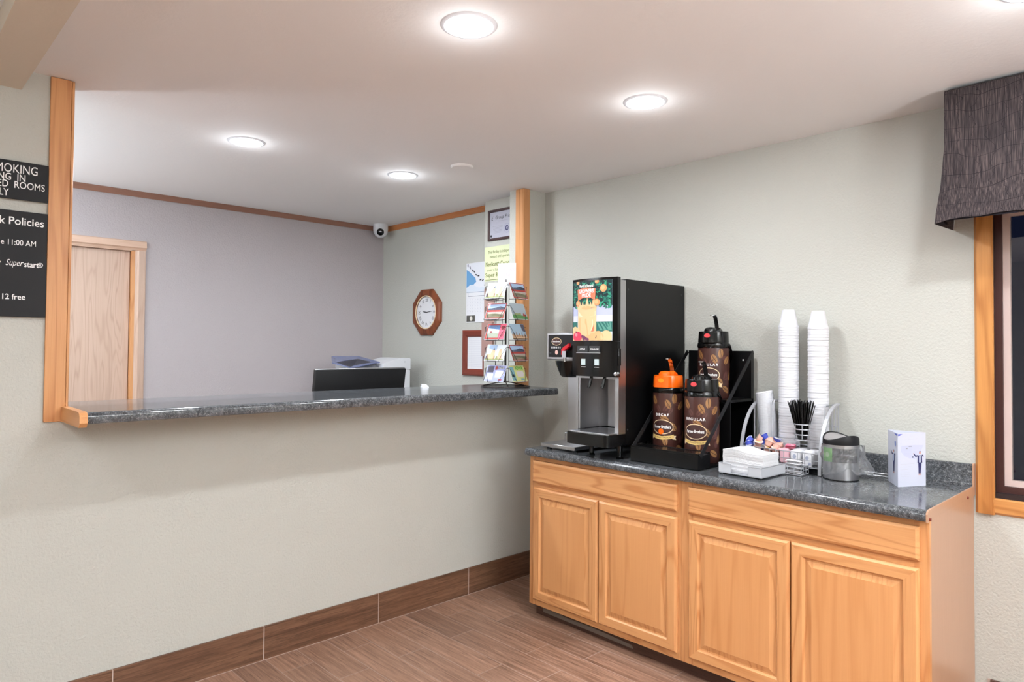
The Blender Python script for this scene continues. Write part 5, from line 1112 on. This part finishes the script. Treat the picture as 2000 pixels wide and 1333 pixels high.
# ------------------------------------------------------------------ table tent
p0, p1, p2 = Vector((-0.268, -2.207)), Vector((-0.150, -2.135)), Vector((-0.142, -2.272)); H_ = 0.215
a = MB(); pw = flat('tent_card', 206, 209, 226, 0.4)
for A_, B_ in ((p0, p1), (p1, p2), (p2, p0)):
    d_ = (B_-A_).normalized(); nn2 = Vector((d_.y, -d_.x))*0.0005
    a.add([(A_.x+nn2.x*s_, A_.y+nn2.y*s_, z) for s_ in (1, -1) for z in (ZT+0.0002, ZT+H_)]+[(B_.x+nn2.x*s_, B_.y+nn2.y*s_, z) for s_ in (1, -1) for z in (ZT+0.0002, ZT+H_)], [(0, 1, 5, 4), (2, 6, 7, 3), (1, 3, 7, 5), (0, 4, 6, 2), (0, 2, 3, 1), (4, 5, 7, 6)], pw)
def side(A_, B_):
    d_ = (B_-A_); L = d_.length; d_ = d_/L; n_ = Vector((d_.y, -d_.x))
    ce = (p0+p1+p2)/3
    if n_.dot(ce-A_) > 0: n_ = -n_
    return lambda u, v, o_=0.0012: (A_.x+d_.x*u*L+n_.x*o_, A_.y+d_.y*u*L+n_.y*o_, ZT+v*H_)
def man(fn, u, v, su, sv):
    Q = lambda pts, m_, o_: a.poly([fn(u+p*su, v+q_*sv, o_) for p, q_ in pts], m_)
    sk = flat('print_skin', 206, 140, 124); sh = flat('print_shirt', 206, 212, 236); hair = flat('print_hair', 96, 56, 56)
    Q([(-0.22, 0.50), (-0.16, 0.06), (-0.03, 0.06), (0.0, 0.42), (0.04, 0.06), (0.15, 0.06), (0.24, 0.50)], M['navy'], 0.0012); Q([(-0.30, 0.78), (-0.34, 0.50), (0.34, 0.50), (0.30, 0.78), (0.12, 0.83), (-0.12, 0.83)], M['navy'], 0.0013)
    Q([(-0.12, 0.52), (-0.11, 0.82), (0.11, 0.82), (0.10, 0.52)], sh, 0.0016)
    Q([(-0.30, 0.78), (-0.62, 0.76), (-0.86, 0.86), (-0.80, 0.90), (-0.58, 0.82), (-0.28, 0.83)], M['navy'], 0.0014); Q([(0.26, 0.80), (0.52, 0.74), (0.44, 0.84), (0.26, 0.83)], M['navy'], 0.0014); Q(ell(-0.86, 0.89, 0.07, 0.025, 8), sk, 0.0016)
    Q(ell(0.0, 0.915, 0.115, 0.062, 14), sk, 0.0015); Q([(-0.11, 0.93), (-0.09, 0.985), (0.09, 0.985), (0.11, 0.93), (0.05, 0.955), (-0.05, 0.955)], hair, 0.0018)
    Q([(-0.20, 0.0), (-0.18, 0.05), (-0.03, 0.06), (-0.03, 0.02)], sk, 0.0015); Q([(0.03, 0.0), (0.04, 0.06), (0.15, 0.05), (0.16, 0.0)], sk, 0.0015)
fr_ = side(p0, p2)
mp = flat('print_map', 196, 200, 226)
a.poly([fr_(*p, 0.0009) for p in ((0.10, 0.66), (0.12, 0.765), (0.60, 0.775), (0.92, 0.765), (0.84, 0.68), (0.80, 0.60), (0.66, 0.565), (0.60, 0.50), (0.54, 0.525), (0.42, 0.525), (0.22, 0.575))], mp)
for k in range(8): rect_on(a, fr_, 0.16+0.01*k, 0.5, 0.75-0.024*k, 0.747-0.024*k, flat('print_grid', 182, 186, 212))
for k in range(3): rect_on(a, fr_, 0.08, 0.58-0.12*k, 0.425-0.05*k, 0.421-0.05*k, M['ink_pale'])
for k in range(3): rect_on(a, fr_, 0.08, 0.42, 0.265-0.035*k, 0.262-0.035*k, M['ink_pale'])
rect_on(a, fr_, 0.44, 0.64, 0.925, 0.955, flat('print_logo', 206, 208, 222)); rect_on(a, fr_, 0.36, 0.72, 0.885, 0.889, M['ink_pale'])
rect_on(a, fr_, 0.38, 0.50, 0.742, 0.757, M['ink_soft']); rect_on(a, fr_, 0.28, 0.34, 0.705, 0.723, M['ink_soft']); rect_on(a, fr_, 0.50, 0.55, 0.535, 0.56, M['navy'])
man(fr_, 0.78, 0.205, 0.26, 0.455)
lf_ = side(p1, p0); man(lf_, 0.62, 0.225, 0.30, 0.45)
a.poly([lf_(*p) for p in ((0.72, 0.76), (0.70, 0.83), (0.82, 0.85), (0.86, 0.78), (0.80, 0.73))], flat('print_blue', 128, 146, 204)); a.poly([lf_(*p) for p in ((0.66, 0.985), (0.995, 0.985), (0.995, 0.95), (0.85, 0.955))], M['blue'])
a.poly([fr_(*p) for p in ((0.005, 0.985), (0.16, 0.985), (0.06, 0.955), (0.005, 0.95))], M['blue'])
for k in range(3): rect_on(a, lf_, 0.2+0.1*k, 0.4+0.12*k, 0.10-0.025*k, 0.104-0.025*k, M['ink_pale'])
tag(a.build('table_tent', smooth=False), 'white three-sided brochure card with printed suited man and map on the worktop', 'brochure')
